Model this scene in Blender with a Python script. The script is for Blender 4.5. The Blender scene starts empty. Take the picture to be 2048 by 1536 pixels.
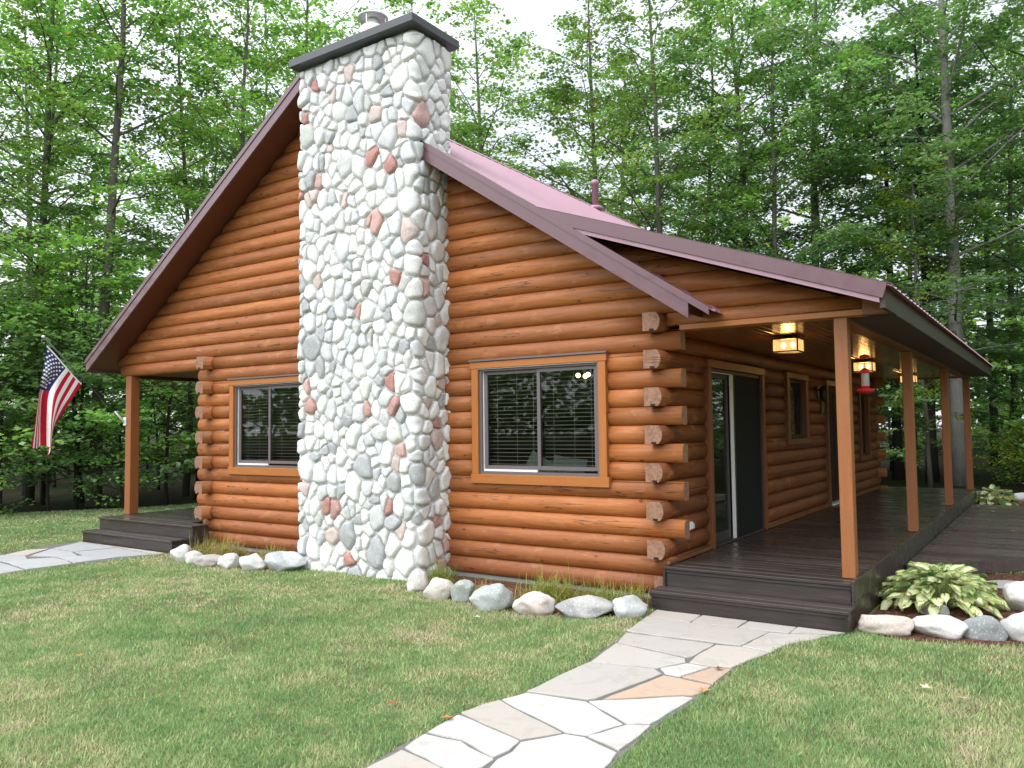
import bpy, bmesh, math, random
import numpy as np
from mathutils import Vector, Matrix, noise
from math import radians, sin, cos, pi, sqrt, atan2

random.seed(7)
rng = np.random.default_rng(11)
sc = bpy.context.scene
COL = sc.collection
C = 0.2032                       # height of one log course

# ------------------------------------------------------------------ helpers
def tag(o, label=None, cat=None, group=None, kind=None):
    if label: o['label'] = label
    if cat: o['category'] = cat
    if group: o['group'] = group
    if kind: o['kind'] = kind
    return o

def empty(name, loc=(0, 0, 0), label=None, cat=None, group=None):
    o = bpy.data.objects.new(name, None)
    o.empty_display_size = 0.2
    o.location = loc
    COL.objects.link(o)
    return tag(o, label, cat, group)

class MB:
    """collects simple shapes into one mesh"""
    def __init__(s):
        s.v, s.f, s.c, s.m, s.s = [], [], [], [], []
    def add(s, verts, faces, col=(0.5, 0.5, 0.5), mat=0, smooth=False):
        b = len(s.v)
        s.v += [tuple(p) for p in verts]
        if isinstance(col, list): s.c += col
        else: s.c += [col] * len(verts)
        for f in faces:
            s.f.append(tuple(b + i for i in f)); s.m.append(mat); s.s.append(smooth)
    def box(s, x0, x1, y0, y1, z0, z1, col=(0.5, 0.5, 0.5), mat=0, bev=0.0):
        if bev <= 0:
            v = [(x, y, z) for z in (z0, z1) for y in (y0, y1) for x in (x0, x1)]
            s.add(v, [(0, 2, 3, 1), (4, 5, 7, 6), (0, 1, 5, 4), (2, 6, 7, 3), (0, 4, 6, 2), (1, 3, 7, 5)], col, mat)
        else:
            bm = bmesh.new()
            bmesh.ops.create_cube(bm, size=1)
            bmesh.ops.scale(bm, vec=(x1 - x0, y1 - y0, z1 - z0), verts=bm.verts)
            bmesh.ops.translate(bm, vec=((x0 + x1) / 2, (y0 + y1) / 2, (z0 + z1) / 2), verts=bm.verts)
            bmesh.ops.bevel(bm, geom=bm.edges[:], offset=bev, segments=1, affect='EDGES', clamp_overlap=True)
            bm.verts.index_update()
            s.add([p.co[:] for p in bm.verts], [[p.index for p in f.verts] for f in bm.faces], col, mat)
            bm.free()
    def hexa(s, pts, col=(0.5, 0.5, 0.5), mat=0):
        """8 points: bottom 4 (ccw), top 4"""
        s.add(pts, [(3, 2, 1, 0), (4, 5, 6, 7), (0, 1, 5, 4), (1, 2, 6, 5), (2, 3, 7, 6), (3, 0, 4, 7)], col, mat)
    def prism(s, poly, z0, z1, col=(0.5, 0.5, 0.5), mat=0):
        n = len(poly)
        a = sum(poly[i][0] * poly[(i + 1) % n][1] - poly[(i + 1) % n][0] * poly[i][1] for i in range(n))
        if a < 0: poly = poly[::-1]
        v = [(p[0], p[1], z0) for p in poly] + [(p[0], p[1], z1) for p in poly]
        f = [tuple(range(n - 1, -1, -1)), tuple(range(n, 2 * n))] + [(i, (i + 1) % n, n + (i + 1) % n, n + i) for i in range(n)]
        s.add(v, f, col, mat)
    def tube(s, path, radii, sides=8, col=(0.5, 0.5, 0.5), mat=0, cap=True, smooth=True):
        P = [Vector(p) for p in path]
        if not isinstance(radii, (list, tuple)): radii = [radii] * len(P)
        v, f = [], []
        ref = None
        for i, p in enumerate(P):
            d = (P[min(i + 1, len(P) - 1)] - P[max(i - 1, 0)]).normalized()
            if ref is None:
                ref = Vector((0, 0, 1)) if abs(d.z) < 0.9 else Vector((1, 0, 0))
            a = d.cross(ref)
            if a.length < 1e-6: a = d.cross(Vector((0, 1, 0)))
            a.normalize()
            b = a.cross(d).normalized()
            ref = b
            for k in range(sides):
                t = 2 * pi * k / sides
                v.append(p + (a * cos(t) + b * sin(t)) * radii[i])
        for i in range(len(P) - 1):
            for k in range(sides):
                k2 = (k + 1) % sides
                f.append((i * sides + k, i * sides + k2, (i + 1) * sides + k2, (i + 1) * sides + k))
        if cap:
            f.append(tuple(range(sides - 1, -1, -1)))
            f.append(tuple((len(P) - 1) * sides + k for k in range(sides)))
        s.add(v, f, col, mat, smooth)
    def lathe(s, prof, center, sides=20, col=(0.5, 0.5, 0.5), mat=0, smooth=True):
        cx, cy, cz = center
        v, f = [], []
        for r, z in prof:
            for k in range(sides):
                t = 2 * pi * k / sides
                v.append((cx + r * cos(t), cy + r * sin(t), cz + z))
        for i in range(len(prof) - 1):
            for k in range(sides):
                k2 = (k + 1) % sides
                f.append((i * sides + k, i * sides + k2, (i + 1) * sides + k2, (i + 1) * sides + k))
        f.append(tuple(range(sides - 1, -1, -1)))
        f.append(tuple((len(prof) - 1) * sides + k for k in range(sides)))
        s.add(v, f, col, mat, smooth)
    def sphere(s, c, r, col=(0.5, 0.5, 0.5), mat=0, sq=(1, 1, 1)):
        bm = bmesh.new(); bmesh.ops.create_icosphere(bm, subdivisions=2, radius=r)
        bm.verts.index_update()
        s.add([(c[0] + p.co.x * sq[0], c[1] + p.co.y * sq[1], c[2] + p.co.z * sq[2]) for p in bm.verts],
              [[p.index for p in f.verts] for f in bm.faces], col, mat, True)
        bm.free()
    def build(s, name, mats, parent=None, loc=None):
        me = bpy.data.meshes.new(name)
        me.from_pydata(s.v, [], s.f)
        if not isinstance(mats, (list, tuple)): mats = [mats]
        for m in mats: me.materials.append(m)
        me.polygons.foreach_set('material_index', s.m)
        me.polygons.foreach_set('use_smooth', s.s)
        ca = me.color_attributes.new('Col', 'FLOAT_COLOR', 'POINT')
        arr = np.ones((len(s.v), 4), np.float32); arr[:, :3] = np.array(s.c, np.float32).reshape(-1, 3)
        ca.data.foreach_set('color', arr.ravel())
        me.validate(); me.update()
        o = bpy.data.objects.new(name, me)
        COL.objects.link(o)
        if loc: o.location = loc
        if parent: o.parent = parent
        return o

def np_mesh(name, verts, nper, cols, mat):
    """many loose faces of nper corners each, from arrays"""
    me = bpy.data.meshes.new(name)
    nv = len(verts); nf = nv // nper
    me.vertices.add(nv); me.loops.add(nv); me.polygons.add(nf)
    me.vertices.foreach_set('co', verts.astype(np.float32).ravel())
    me.loops.foreach_set('vertex_index', np.arange(nv, dtype=np.int32))
    me.polygons.foreach_set('loop_start', np.arange(0, nv, nper, dtype=np.int32))
    me.polygons.foreach_set('loop_total', np.full(nf, nper, np.int32))
    ca = me.color_attributes.new('Col', 'FLOAT_COLOR', 'POINT')
    a = np.ones((nv, 4), np.float32); a[:, :3] = cols
    ca.data.foreach_set('color', a.ravel())
    me.materials.append(mat)
    me.update(calc_edges=True)
    return me

def obj(name, me, parent=None):
    o = bpy.data.objects.new(name, me); COL.objects.link(o)
    if parent: o.parent = parent
    return o

# ------------------------------------------------------------------ materials
class NT:
    def __init__(s, name):
        s.m = bpy.data.materials.new(name); s.m.use_nodes = True
        s.t = s.m.node_tree; s.t.nodes.clear()
        s.out = s.n('ShaderNodeOutputMaterial')
    def n(s, typ, **kw):
        nd = s.t.nodes.new(typ)
        for k, v in kw.items(): setattr(nd, k, v)
        return nd
    def l(s, a, b): s.t.links.new(a, b)
    def coords(s, scale=(1, 1, 1), kind='Object'):
        tc = s.n('ShaderNodeTexCoord'); mp = s.n('ShaderNodeMapping'); mp.inputs['Scale'].default_value = scale
        s.l(tc.outputs[kind], mp.inputs['Vector']); return mp.outputs['Vector']
    def noise(s, vec, scale=5, detail=4, rough=0.55, dist=0.0):
        nd = s.n('ShaderNodeTexNoise'); nd.inputs['Scale'].default_value = scale; nd.inputs['Detail'].default_value = detail
        nd.inputs['Roughness'].default_value = rough; nd.inputs['Distortion'].default_value = dist
        if vec is not None: s.l(vec, nd.inputs['Vector'])
        return nd.outputs['Fac']
    def ramp(s, fac, stops):
        r = s.n('ShaderNodeValToRGB'); e = r.color_ramp.elements
        while len(e) < len(stops): e.new(0.5)
        for i, (p, c) in enumerate(stops):
            e[i].position = p; e[i].color = (*c, 1) if len(c) == 3 else c
        s.l(fac, r.inputs['Fac']); return r.outputs['Color']
    def mix(s, fac, a, b, mode='MIX'):
        m = s.n('ShaderNodeMix', data_type='RGBA', blend_type=mode)
        for inp, val in ((m.inputs[0], fac), (m.inputs[6], a), (m.inputs[7], b)):
            if isinstance(val, (int, float)): inp.default_value = val
            elif isinstance(val, tuple): inp.default_value = (*val, 1) if len(val) == 3 else val
            else: s.l(val, inp)
        return m.outputs[2]
    def math(s, op, a, b=None, c=None):
        m = s.n('ShaderNodeMath', operation=op)
        for i, val in enumerate((a, b, c)):
            if val is None: continue
            if isinstance(val, (int, float)): m.inputs[i].default_value = val
            else: s.l(val, m.inputs[i])
        return m.outputs[0]
    def attr(s, name='Col'):
        a = s.n('ShaderNodeAttribute', attribute_name=name); return a
    def sep(s, col):
        x = s.n('ShaderNodeSeparateColor'); s.l(col, x.inputs[0]); return x.outputs
    def bsdf(s, color, rough=0.5, spec=0.5, metal=0.0, bump=None, bstr=0.2, bdist=0.01, coat=0.0):
        b = s.n('ShaderNodeBsdfPrincipled')
        for key, val in (('Base Color', color), ('Roughness', rough), ('Specular IOR Level', spec), ('Metallic', metal), ('Coat Weight', coat)):
            if isinstance(val, tuple): b.inputs[key].default_value = (*val, 1)
            elif isinstance(val, (int, float)): b.inputs[key].default_value = val
            else: s.l(val, b.inputs[key])
        if bump is not None:
            bp = s.n('ShaderNodeBump'); bp.inputs['Strength'].default_value = bstr; bp.inputs['Distance'].default_value = bdist
            s.l(bump, bp.inputs['Height']); s.l(bp.outputs[0], b.inputs['Normal'])
        return b
    def done(s, sh):
        s.l(sh.outputs[0], s.out.inputs['Surface']); return s.m

def mat_plain(name, color, rough=0.5, spec=0.5, metal=0.0, var=0.25, scale=6.0, bstr=0.08, coat=0.0):
    t = NT(name); v = t.coords()
    f = t.noise(v, scale, 5, 0.6)
    c = t.mix(f, tuple(k * (1 - var) for k in color), tuple(min(1, k * (1 + var)) for k in color))
    f2 = t.noise(v, scale * 12, 3, 0.6)
    return t.done(t.bsdf(c, rough, spec, metal, f2, bstr, 0.004, coat))

def mat_log(name, axis, dark=1.0):
    """stained, varnished log; grain along axis"""
    t = NT(name)
    g = {'X': (0.7, 9, 9), 'Y': (9, 0.7, 9), 'Z': (9, 9, 0.7)}[axis]
    a = t.attr(); r = t.sep(a.outputs['Color'])
    tc = t.n('ShaderNodeTexCoord'); off = t.n('ShaderNodeCombineXYZ')
    k = t.math('MULTIPLY', r[0], 37.0)
    for i in range(3): t.l(k, off.inputs[i])
    ad = t.n('ShaderNodeVectorMath', operation='ADD'); t.l(tc.outputs['Object'], ad.inputs[0]); t.l(off.outputs[0], ad.inputs[1])
    mp = t.n('ShaderNodeMapping'); mp.inputs['Scale'].default_value = g; t.l(ad.outputs[0], mp.inputs['Vector'])
    gr = t.noise(mp.outputs[0], 3.0, 6, 0.62, 0.6)
    fine = t.noise(mp.outputs[0], 14.0, 3, 0.6, 0.2)
    base = t.ramp(gr, [(0.22, (0.190, 0.058, 0.014)), (0.42, (0.365, 0.124, 0.028)), (0.58, (0.450, 0.165, 0.040)), (0.80, (0.590, 0.252, 0.074))])
    base = t.mix(t.math('MULTIPLY', fine, 0.50), base, (0.20, 0.058, 0.018))
    tint = t.math('ADD', t.math('MULTIPLY', r[1], 0.5), 0.72)
    tn = t.n('ShaderNodeCombineColor'); t.l(tint, tn.inputs[0]); t.l(tint, tn.inputs[1]); t.l(tint, tn.inputs[2])
    base = t.mix(1.0, base, tn.outputs[0], 'MULTIPLY')
    # reddish weathering
    big = t.noise(t.coords((0.6, 0.6, 1.6)), 1.3, 3)
    base = t.mix(t.math('MULTIPLY', t.math('GREATER_THAN', big, -1), t.math('MULTIPLY', big, 0.45)), base, (0.33, 0.095, 0.036))
    if dark != 1.0: base = t.mix(1.0, base, (dark, dark * 0.86, dark * 0.8), 'MULTIPLY')  # porch shade multiplied into the wood colour
    # weather: lower courses darker and dirtier, pale worn patches elsewhere
    px = t.n('ShaderNodeSeparateXYZ'); t.l(tc.outputs['Object'], px.inputs[0])
    wn = t.noise(t.coords((1.2, 1.2, 2.5)), 2.6, 5, 0.65)
    low = t.n('ShaderNodeMapRange'); low.inputs['From Min'].default_value = 0.0; low.inputs['From Max'].default_value = 0.75; low.inputs['To Min'].default_value = 0.8; low.inputs['To Max'].default_value = 0.0
    t.l(px.outputs['Z'], low.inputs['Value'])
    base = t.mix(t.math('MULTIPLY', low.outputs[0], wn), base, (0.17, 0.055, 0.030))
    base = t.mix(t.math('MULTIPLY', t.math('GREATER_THAN', wn, 0.60), 0.22), base, (0.52, 0.26, 0.12))
    # knots
    mk = t.n('ShaderNodeMapping')
    mk.inputs['Scale'].default_value = {'X': (3.0, 1.0, 5.0), 'Y': (1.0, 3.0, 5.0), 'Z': (5, 5, 2.0)}[axis]
    t.l(ad.outputs[0], mk.inputs['Vector'])
    vo = t.n('ShaderNodeTexVoronoi'); vo.inputs['Scale'].default_value = 1.0; t.l(mk.outputs[0], vo.inputs['Vector'])
    pick = t.math('GREATER_THAN', t.sep(vo.outputs['Color'])[0], 0.42)
    wob = t.math('MULTIPLY', t.noise(tc.outputs['Object'], 30, 2), 0.07)
    d = t.math('ADD', vo.outputs['Distance'], wob)
    kn = t.math('MULTIPLY', t.math('LESS_THAN', d, 0.125), pick)
    kn = t.math('MULTIPLY', kn, t.math('SUBTRACT', 1.0, t.math('MULTIPLY', d, 4.0)))
    base = t.mix(kn, base, (0.055, 0.018, 0.008))
    # checks (long dark cracks)
    ck = t.n('ShaderNodeMapping'); ck.inputs['Scale'].default_value = {'X': (0.35, 7, 7), 'Y': (7, 0.35, 7), 'Z': (7, 7, 0.35)}[axis]
    t.l(ad.outputs[0], ck.inputs['Vector'])
    cn = t.noise(ck.outputs[0], 2.2, 2, 0.5)
    cr = t.math('LESS_THAN', t.math('ABSOLUTE', t.math('SUBTRACT', cn, 0.60)), 0.007)
    base = t.mix(t.math('MULTIPLY', cr, 0.75), base, (0.03, 0.012, 0.006))
    bh = t.math('ADD', t.math('MULTIPLY', fine, 0.5), t.math('MULTIPLY', kn, -0.6))
    rg = t.math('ADD', 0.42, t.math('MULTIPLY', fine, 0.24))
    return t.done(t.bsdf(base, rg, 0.42, 0, bh, 0.40, 0.008))

def mat_endgrain():
    t = NT('end_grain'); v = t.coords()
    a = t.sep(t.attr().outputs['Color'])
    f = t.noise(v, 22, 6, 0.65, 1.0)
    c = t.ramp(f, [(0.25, (0.13, 0.064, 0.042)), (0.5, (0.27, 0.145, 0.095)), (0.8, (0.38, 0.225, 0.155))])
    return t.done(t.bsdf(c, 0.7, 0.3, 0, f, 0.4, 0.006))

def mat_timber(name, lo, hi, axis='Z', rough=0.45):
    t = NT(name)
    v = t.coords({'X': (0.8, 14, 14), 'Y': (14, 0.8, 14), 'Z': (14, 14, 0.8)}[axis])
    f = t.noise(v, 2.5, 6, 0.65, 0.5)
    c = t.mix(f, lo, hi)
    sp = t.noise(t.coords(), 60, 2)
    c = t.mix(t.math('MULTIPLY', t.math('LESS_THAN', sp, 0.33), 0.5), c, tuple(k * 0.35 for k in lo))
    return t.done(t.bsdf(c, rough, 0.5, 0, f, 0.2, 0.004))

def mat_deck(name, axis, k_=1.0):
    t = NT(name)
    r = t.sep(t.attr().outputs['Color'])
    v = t.coords({'X': (0.9, 16, 16), 'Y': (16, 0.9, 16)}[axis])
    f = t.noise(v, 2.2, 6, 0.65, 0.4)
    c = t.ramp(f, [(0.2, (0.024, 0.0185, 0.0175)), (0.55, (0.049, 0.038, 0.036)), (0.85, (0.090, 0.072, 0.069))])
    if k_ != 1.0: c = t.mix(1.0, c, (k_, k_ * 0.98, k_ * 1.04), 'MULTIPLY')
    k = t.math('ADD', 0.7, t.math('MULTIPLY', r[0], 0.6))
    cc = t.n('ShaderNodeCombineColor'); [t.l(k, cc.inputs[i]) for i in range(3)]
    c = t.mix(1.0, c, cc.outputs[0], 'MULTIPLY')
    wet = t.noise(t.coords((0.8, 3.0, 1)), 1.4, 4, 0.6)
    rg = t.ramp(wet, [(0.35, (0.17, 0.17, 0.17)), (0.62, (0.42, 0.42, 0.42))])
    return t.done(t.bsdf(c, rg, 0.5, 0, f, 0.3, 0.004))

def mat_metal_roof(name='burgundy_metal_trim', k=1.0):
    t = NT(name); v = t.coords()
    f = t.noise(v, 1.6, 5, 0.6)
    st = t.noise(t.coords((0.5, 9, 0.5)), 3, 4, 0.6)
    c = t.mix(f, (0.088, 0.029, 0.040), (0.122, 0.046, 0.060))
    c = t.mix(t.math('MULTIPLY', st, 0.30), c, (0.17, 0.09, 0.11))
    if k != 1.0: c = t.mix(0.60, c, (0.46, 0.25, 0.33))
    return t.done(t.bsdf(c, 0.36, 0.6, 0.0, t.noise(v, 9, 3), 0.05, 0.01, 0.3))

def mat_stone_attr(name, rough=0.75, bstr=0.5):
    """river stone; base colour from the vertex colour, broken up by noise"""
    t = NT(name); a = t.attr().outputs['Color']; v = t.coords()
    n1 = t.noise(v, 9, 6, 0.65); n2 = t.noise(v, 55, 4, 0.7); n3 = t.noise(v, 3.3, 3)
    c = t.mix(t.math('MULTIPLY', n1, 0.28), a, (0.34, 0.35, 0.37))
    sp = t.math('MULTIPLY', t.math('LESS_THAN', n2, 0.40), 0.55)
    c = t.mix(sp, c, (0.20, 0.20, 0.21))
    wh = t.math('MULTIPLY', t.math('GREATER_THAN', n2, 0.60), 0.4)
    c = t.mix(wh, c, (0.86, 0.85, 0.83))
    c = t.mix(t.math('MULTIPLY', n3, 0.14), c, (0.55, 0.52, 0.47))
    h = t.math('ADD', t.math('MULTIPLY', n1, 0.7), t.math('MULTIPLY', n2, 0.3))
    return t.done(t.bsdf(c, rough, 0.35, 0, h, bstr, 0.012))

def mat_leaf(name, dark, mid, light, rare, rough=0.42, transl=0.38, hue_var=0.03):
    t = NT(name)
    r = t.sep(t.attr().outputs['Color'])
    c = t.ramp(r[0], [(0.0, dark), (0.5, mid), (0.93, light), (0.985, rare)])
    oi = t.n('ShaderNodeObjectInfo')
    hs = t.n('ShaderNodeHueSaturation')
    t.l(t.math('ADD', 0.5 - hue_var / 2, t.math('MULTIPLY', oi.outputs['Random'], hue_var)), hs.inputs['Hue'])
    t.l(t.math('ADD', 0.80, t.math('MULTIPLY', oi.outputs['Random'], 0.40)), hs.inputs['Value'])
    t.l(c, hs.inputs['Color'])
    b = t.bsdf(hs.outputs[0], rough, 0.5)
    tr = t.n('ShaderNodeBsdfTranslucent')
    lt = t.mix(1.0, hs.outputs[0], (1.5, 1.9, 0.7), 'MULTIPLY'); t.l(lt, tr.inputs['Color'])
    mx = t.n('ShaderNodeMixShader'); mx.inputs[0].default_value = transl
    t.l(b.outputs[0], mx.inputs[1]); t.l(tr.outputs[0], mx.inputs[2])
    return t.done(mx)

def mat_bark(name, lo, hi):
    t = NT(name); v = t.coords((5, 5, 1.0))
    f = t.noise(v, 5, 6, 0.7, 0.6)
    big = t.noise(t.coords(), 2.2, 3)
    c = t.mix(f, lo, hi)
    c = t.mix(t.math('MULTIPLY', big, 0.5), c, tuple(k * 0.55 for k in lo))
    return t.done(t.bsdf(c, 0.9, 0.2, 0, f, 0.9, 0.03))

def mat_glass(name, tint=(0.9, 0.95, 0.93), refl=0.5):
    t = NT(name)
    tr = t.n('ShaderNodeBsdfTransparent'); tr.inputs[0].default_value = (*tint, 1)
    gl = t.n('ShaderNodeBsdfGlossy'); gl.inputs['Roughness'].default_value = 0.02
    gl.inputs['Color'].default_value = (0.9, 0.95, 0.95, 1)
    fr = t.n('ShaderNodeFresnel'); fr.inputs['IOR'].default_value = 1.52
    k = t.math('MINIMUM', t.math('MULTIPLY', fr.outputs[0], 1.6 * refl / 0.5), 1.0)
    mx = t.n('ShaderNodeMixShader'); t.l(k, mx.inputs[0]); t.l(tr.outputs[0], mx.inputs[1]); t.l(gl.outputs[0], mx.inputs[2])
    return t.done(mx)

def mat_emit(name, color, strength):
    t = NT(name); e = t.n('ShaderNodeEmission'); e.inputs[0].default_value = (*color, 1); e.inputs[1].default_value = strength
    return t.done(e)

M = {}
M['log_x'] = mat_log('stained_log', 'X')
M['log_y'] = mat_log('shaded_log_side', 'Y', 0.55)  # porch wall copy, the shade under the roof is in its colour
M['log_l'] = mat_log('stained_log_far', 'Y')
M['end'] = mat_endgrain()
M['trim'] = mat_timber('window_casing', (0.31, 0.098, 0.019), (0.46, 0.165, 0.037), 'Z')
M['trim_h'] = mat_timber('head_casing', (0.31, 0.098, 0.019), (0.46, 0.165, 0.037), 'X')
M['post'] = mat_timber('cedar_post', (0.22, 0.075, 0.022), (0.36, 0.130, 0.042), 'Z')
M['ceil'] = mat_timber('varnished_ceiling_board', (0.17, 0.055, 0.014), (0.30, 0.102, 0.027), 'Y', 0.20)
M['casing'] = mat_timber('shaded_porch_casing', (0.13, 0.044, 0.014), (0.22, 0.078, 0.026), 'Z')  # darker than the gable trim: porch shade put in the colour
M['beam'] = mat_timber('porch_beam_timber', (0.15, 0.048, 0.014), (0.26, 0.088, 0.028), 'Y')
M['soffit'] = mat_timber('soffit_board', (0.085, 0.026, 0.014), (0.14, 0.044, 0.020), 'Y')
M['deck'] = mat_deck('dark_deck_board', 'X')
M['deck2'] = mat_deck('damp_sheen_deck_board', 'X', 2.0)  # lightened porch boards, sky sheen of the damp deck put in the colour
M['roof'] = mat_metal_roof()
M['panel'] = mat_metal_roof('faded_burgundy_roofing', 2.0)
M['capmetal'] = mat_plain('charcoal_metal', (0.060, 0.066, 0.072), 0.42, 0.5, 0.0, 0.2, 3)
M['galv'] = mat_plain('galvanised_steel', (0.74, 0.75, 0.76), 0.5, 0.5, 0.2, 0.06, 8)
M['frame'] = mat_plain('brown_vinyl_frame', (0.135, 0.110, 0.118), 0.45, 0.5, 0, 0.12, 4)
M['darkframe'] = mat_plain('dark_bronze_frame', (0.042, 0.034, 0.036), 0.5, 0.4, 0, 0.12, 4)
M['dark'] = mat_plain('near_black', (0.012, 0.012, 0.013), 0.6, 0.3, 0, 0.2, 4)
M['screen'] = mat_plain('insect_screen', (0.010, 0.011, 0.012), 0.75, 0.25, 0, 0.2, 60)
M['white'] = mat_plain('white_paint', (0.78, 0.78, 0.78), 0.45, 0.5, 0, 0.06, 4)
M['glass'] = mat_glass('window_glass', (0.80, 0.86, 0.84), 0.36)
def mat_lampglass():
    t = NT('lit_seeded_glass'); n = t.noise(t.coords(), 38, 3, 0.6)
    tr = t.n('ShaderNodeBsdfTransparent'); tr.inputs[0].default_value = (1.0, 0.86, 0.62, 1)
    e = t.n('ShaderNodeEmission'); e.inputs[0].default_value = (1.0, 0.55, 0.20, 1); e.inputs[1].default_value = 1.9
    mx = t.n('ShaderNodeMixShader'); t.l(t.math('ADD', 0.15, t.math('MULTIPLY', n, 0.65)), mx.inputs[0]); t.l(tr.outputs[0], mx.inputs[1]); t.l(e.outputs[0], mx.inputs[2])
    return t.done(mx)
M['lampglass'] = mat_lampglass()
M['bronze'] = mat_plain('dark_bronze', (0.035, 0.026, 0.02), 0.4, 0.5, 0.5, 0.2, 8)
M['bulb'] = mat_emit('lit_bulb', (1.0, 0.56, 0.19), 34.0)
M['bulb_in'] = mat_emit('lit_chandelier_bulb', (1.0, 0.70, 0.34), 9.0)
M['red'] = mat_plain('red_plastic', (0.56, 0.012, 0.022), 0.3, 0.5, 0, 0.12, 8)
M['blind'] = mat_plain('blind_slat', (0.58, 0.52, 0.42), 0.5, 0.4, 0, 0.08, 5)
M['door'] = mat_plain('burgundy_door', (0.030, 0.009, 0.010), 0.65, 0.2, 0, 0.15, 4)
M['mortar'] = mat_plain('pale_mortar', (0.64, 0.64, 0.63), 0.9, 0.2, 0, 0.18, 18, 0.5)
M['stone'] = mat_stone_attr('river_stone', 0.72, 0.35)
M['rock'] = mat_stone_attr('fieldstone', 0.8, 0.6)
M['found'] = mat_plain('concrete_foundation', (0.25, 0.25, 0.24), 0.9, 0.2, 0, 0.2, 10, 0.3)
M['inside'] = mat_plain('interior_wood', (0.09, 0.05, 0.025), 0.7, 0.3, 0, 0.3, 3)
M['cloth_r'] = mat_plain('flag_red', (0.48, 0.012, 0.035), 0.75, 0.2, 0, 0.1, 20)
M['cloth_w'] = mat_plain('flag_white', (0.80, 0.79, 0.78), 0.75, 0.2, 0, 0.04, 20)
M['cloth_b'] = mat_plain('flag_blue', (0.022, 0.030, 0.125), 0.75, 0.2, 0, 0.12, 20)
M['sofa'] = mat_plain('dark_upholstery', (0.05, 0.055, 0.06), 0.85, 0.2, 0, 0.2, 12)
M['pillow'] = mat_plain('pale_teal_cushion', (0.34, 0.42, 0.40), 0.85, 0.2, 0, 0.3, 12)
# ------------------------------------------------------------------ the cabin
W = 8.2            # log box from x=-W to 0, y from 0 to LEN
LEN = 12.0
P_ = 0.16          # log tails past the corner
RX, RZ, RS = -5.32, 6.95, 0.667      # ridge, slope of the main roof
Y0, Y1 = -0.45, 12.5                 # roof from front rake to back rake
GZ = -0.05                           # lawn level

def top_main(x): return RZ - RS * abs(x - RX)
def top_porch(x): return 4.33 - 0.352 * (x + 1.39)

cabin = empty('log_cabin', (0, 0, 0), 'orange stained log cabin with burgundy metal roof, stone chimney and covered side porch', 'cabin')

NP = 9
def log_run(mb, axis, i, fa, fb, cap_a=1, cap_b=1, back=0.15, zlo=0.0, zhi=1.0):
    """one log of course i. fa/fb give the end coordinate as a function of z.
    axis 'g' gable (bulge to -Y at y=0), 'r' right wall (bulge to +X at x=0), 'l' left wall, 'b' back wall"""
    z0, z1 = i * C + 0.002 + zlo * C, (i + zhi) * C - 0.002
    prof = []
    for k in range(NP):
        s = k / (NP - 1)
        z = z0 + (z1 - z0) * s
        q = abs(2 * ((z - i * C) / C) - 1)
        prof.append((0.046 * q ** 2.2, z))
    prof = [(back, z0)] + prof + [(back, z1)]
    n = len(prof)
    A, B = fa((z0 + z1) / 2), fb((z0 + z1) / 2)
    if abs(B - A) < 0.03: return
    st = max(2, int(abs(B - A) / 0.7) + 1)
    tint = (random.random(), random.random(), random.random())
    ph = random.random() * 6
    v = []
    for j in range(st + 1):
        f = j / st
        for d, z in prof:
            a, b = fa(z), fb(z)
            u = a + (b - a) * f
            dd = d + (0.0035 * sin(u * 1.7 + ph) + 0.002 * sin(u * 4.1 + ph * 2) if d < 0.1 else 0)
            p = {'g': (u, dd, z), 'r': (-dd, u, z), 'l': (-W + dd, u, z), 'b': (u, LEN - dd, z)}[axis]
            v.append(p)
    faces = []; 
    for j in range(st):
        for k in range(n):
            k2 = (k + 1) % n
            faces.append((j * n + k, (j + 1) * n + k, (j + 1) * n + k2, j * n + k2))
    flip = axis in ('r', 'b')
    if flip: faces = [f[::-1] for f in faces]
    base = len(mb.v)
    mb.add(v, faces, tint, 0, True)
    ca = tuple(range(n)); cb = tuple(st * n + k for k in range(n - 1, -1, -1))
    if flip: ca, cb = ca[::-1], cb[::-1]
    for c_, mt in ((ca, cap_a), (cb, cap_b)):
        mb.f.append(tuple(base + q for q in c_)); mb.m.append(mt); mb.s.append(False)

K = lambda c: (lambda z: c)
WIN = [(-7.40, -5.5, 1.2, 2.6), (-2.56, -0.80, 1.2, 2.6)]     # gable openings x0,x1,z0,z1
def segs(a, b, z0, z1, openings):
    out = [(a, b)]
    for (o0, o1, oz0, oz1) in openings:
        if z1 <= oz0 + 0.01 or z0 >= oz1 - 0.01: continue
        nxt = []
        for (p, q) in out:
            if o1 <= p or o0 >= q: nxt.append((p, q)); continue
            if o0 > p: nxt.append((p, o0))
            if o1 < q: nxt.append((o1, q))
        out = nxt
    return out

def split_course(mb, axis, i, a, b, openings, cap_a=1, cap_b=1, back=0.15):
    """split the log where an opening cuts the whole or part of its height"""
    zs = sorted({0.0, 1.0} | {min(1, max(0, (oz - i * C) / C)) for o in openings for oz in (o[2], o[3])})
    for lo, hi in zip(zs[:-1], zs[1:]):
        if hi - lo < 0.02: continue
        ss = segs(a, b, (i + lo) * C, (i + hi) * C, openings)
        for (p, q) in ss:
            log_run(mb, axis, i, K(p), K(q), cap_a if p == a else 0, cap_b if q == b else 0, back, lo, hi)

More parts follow.
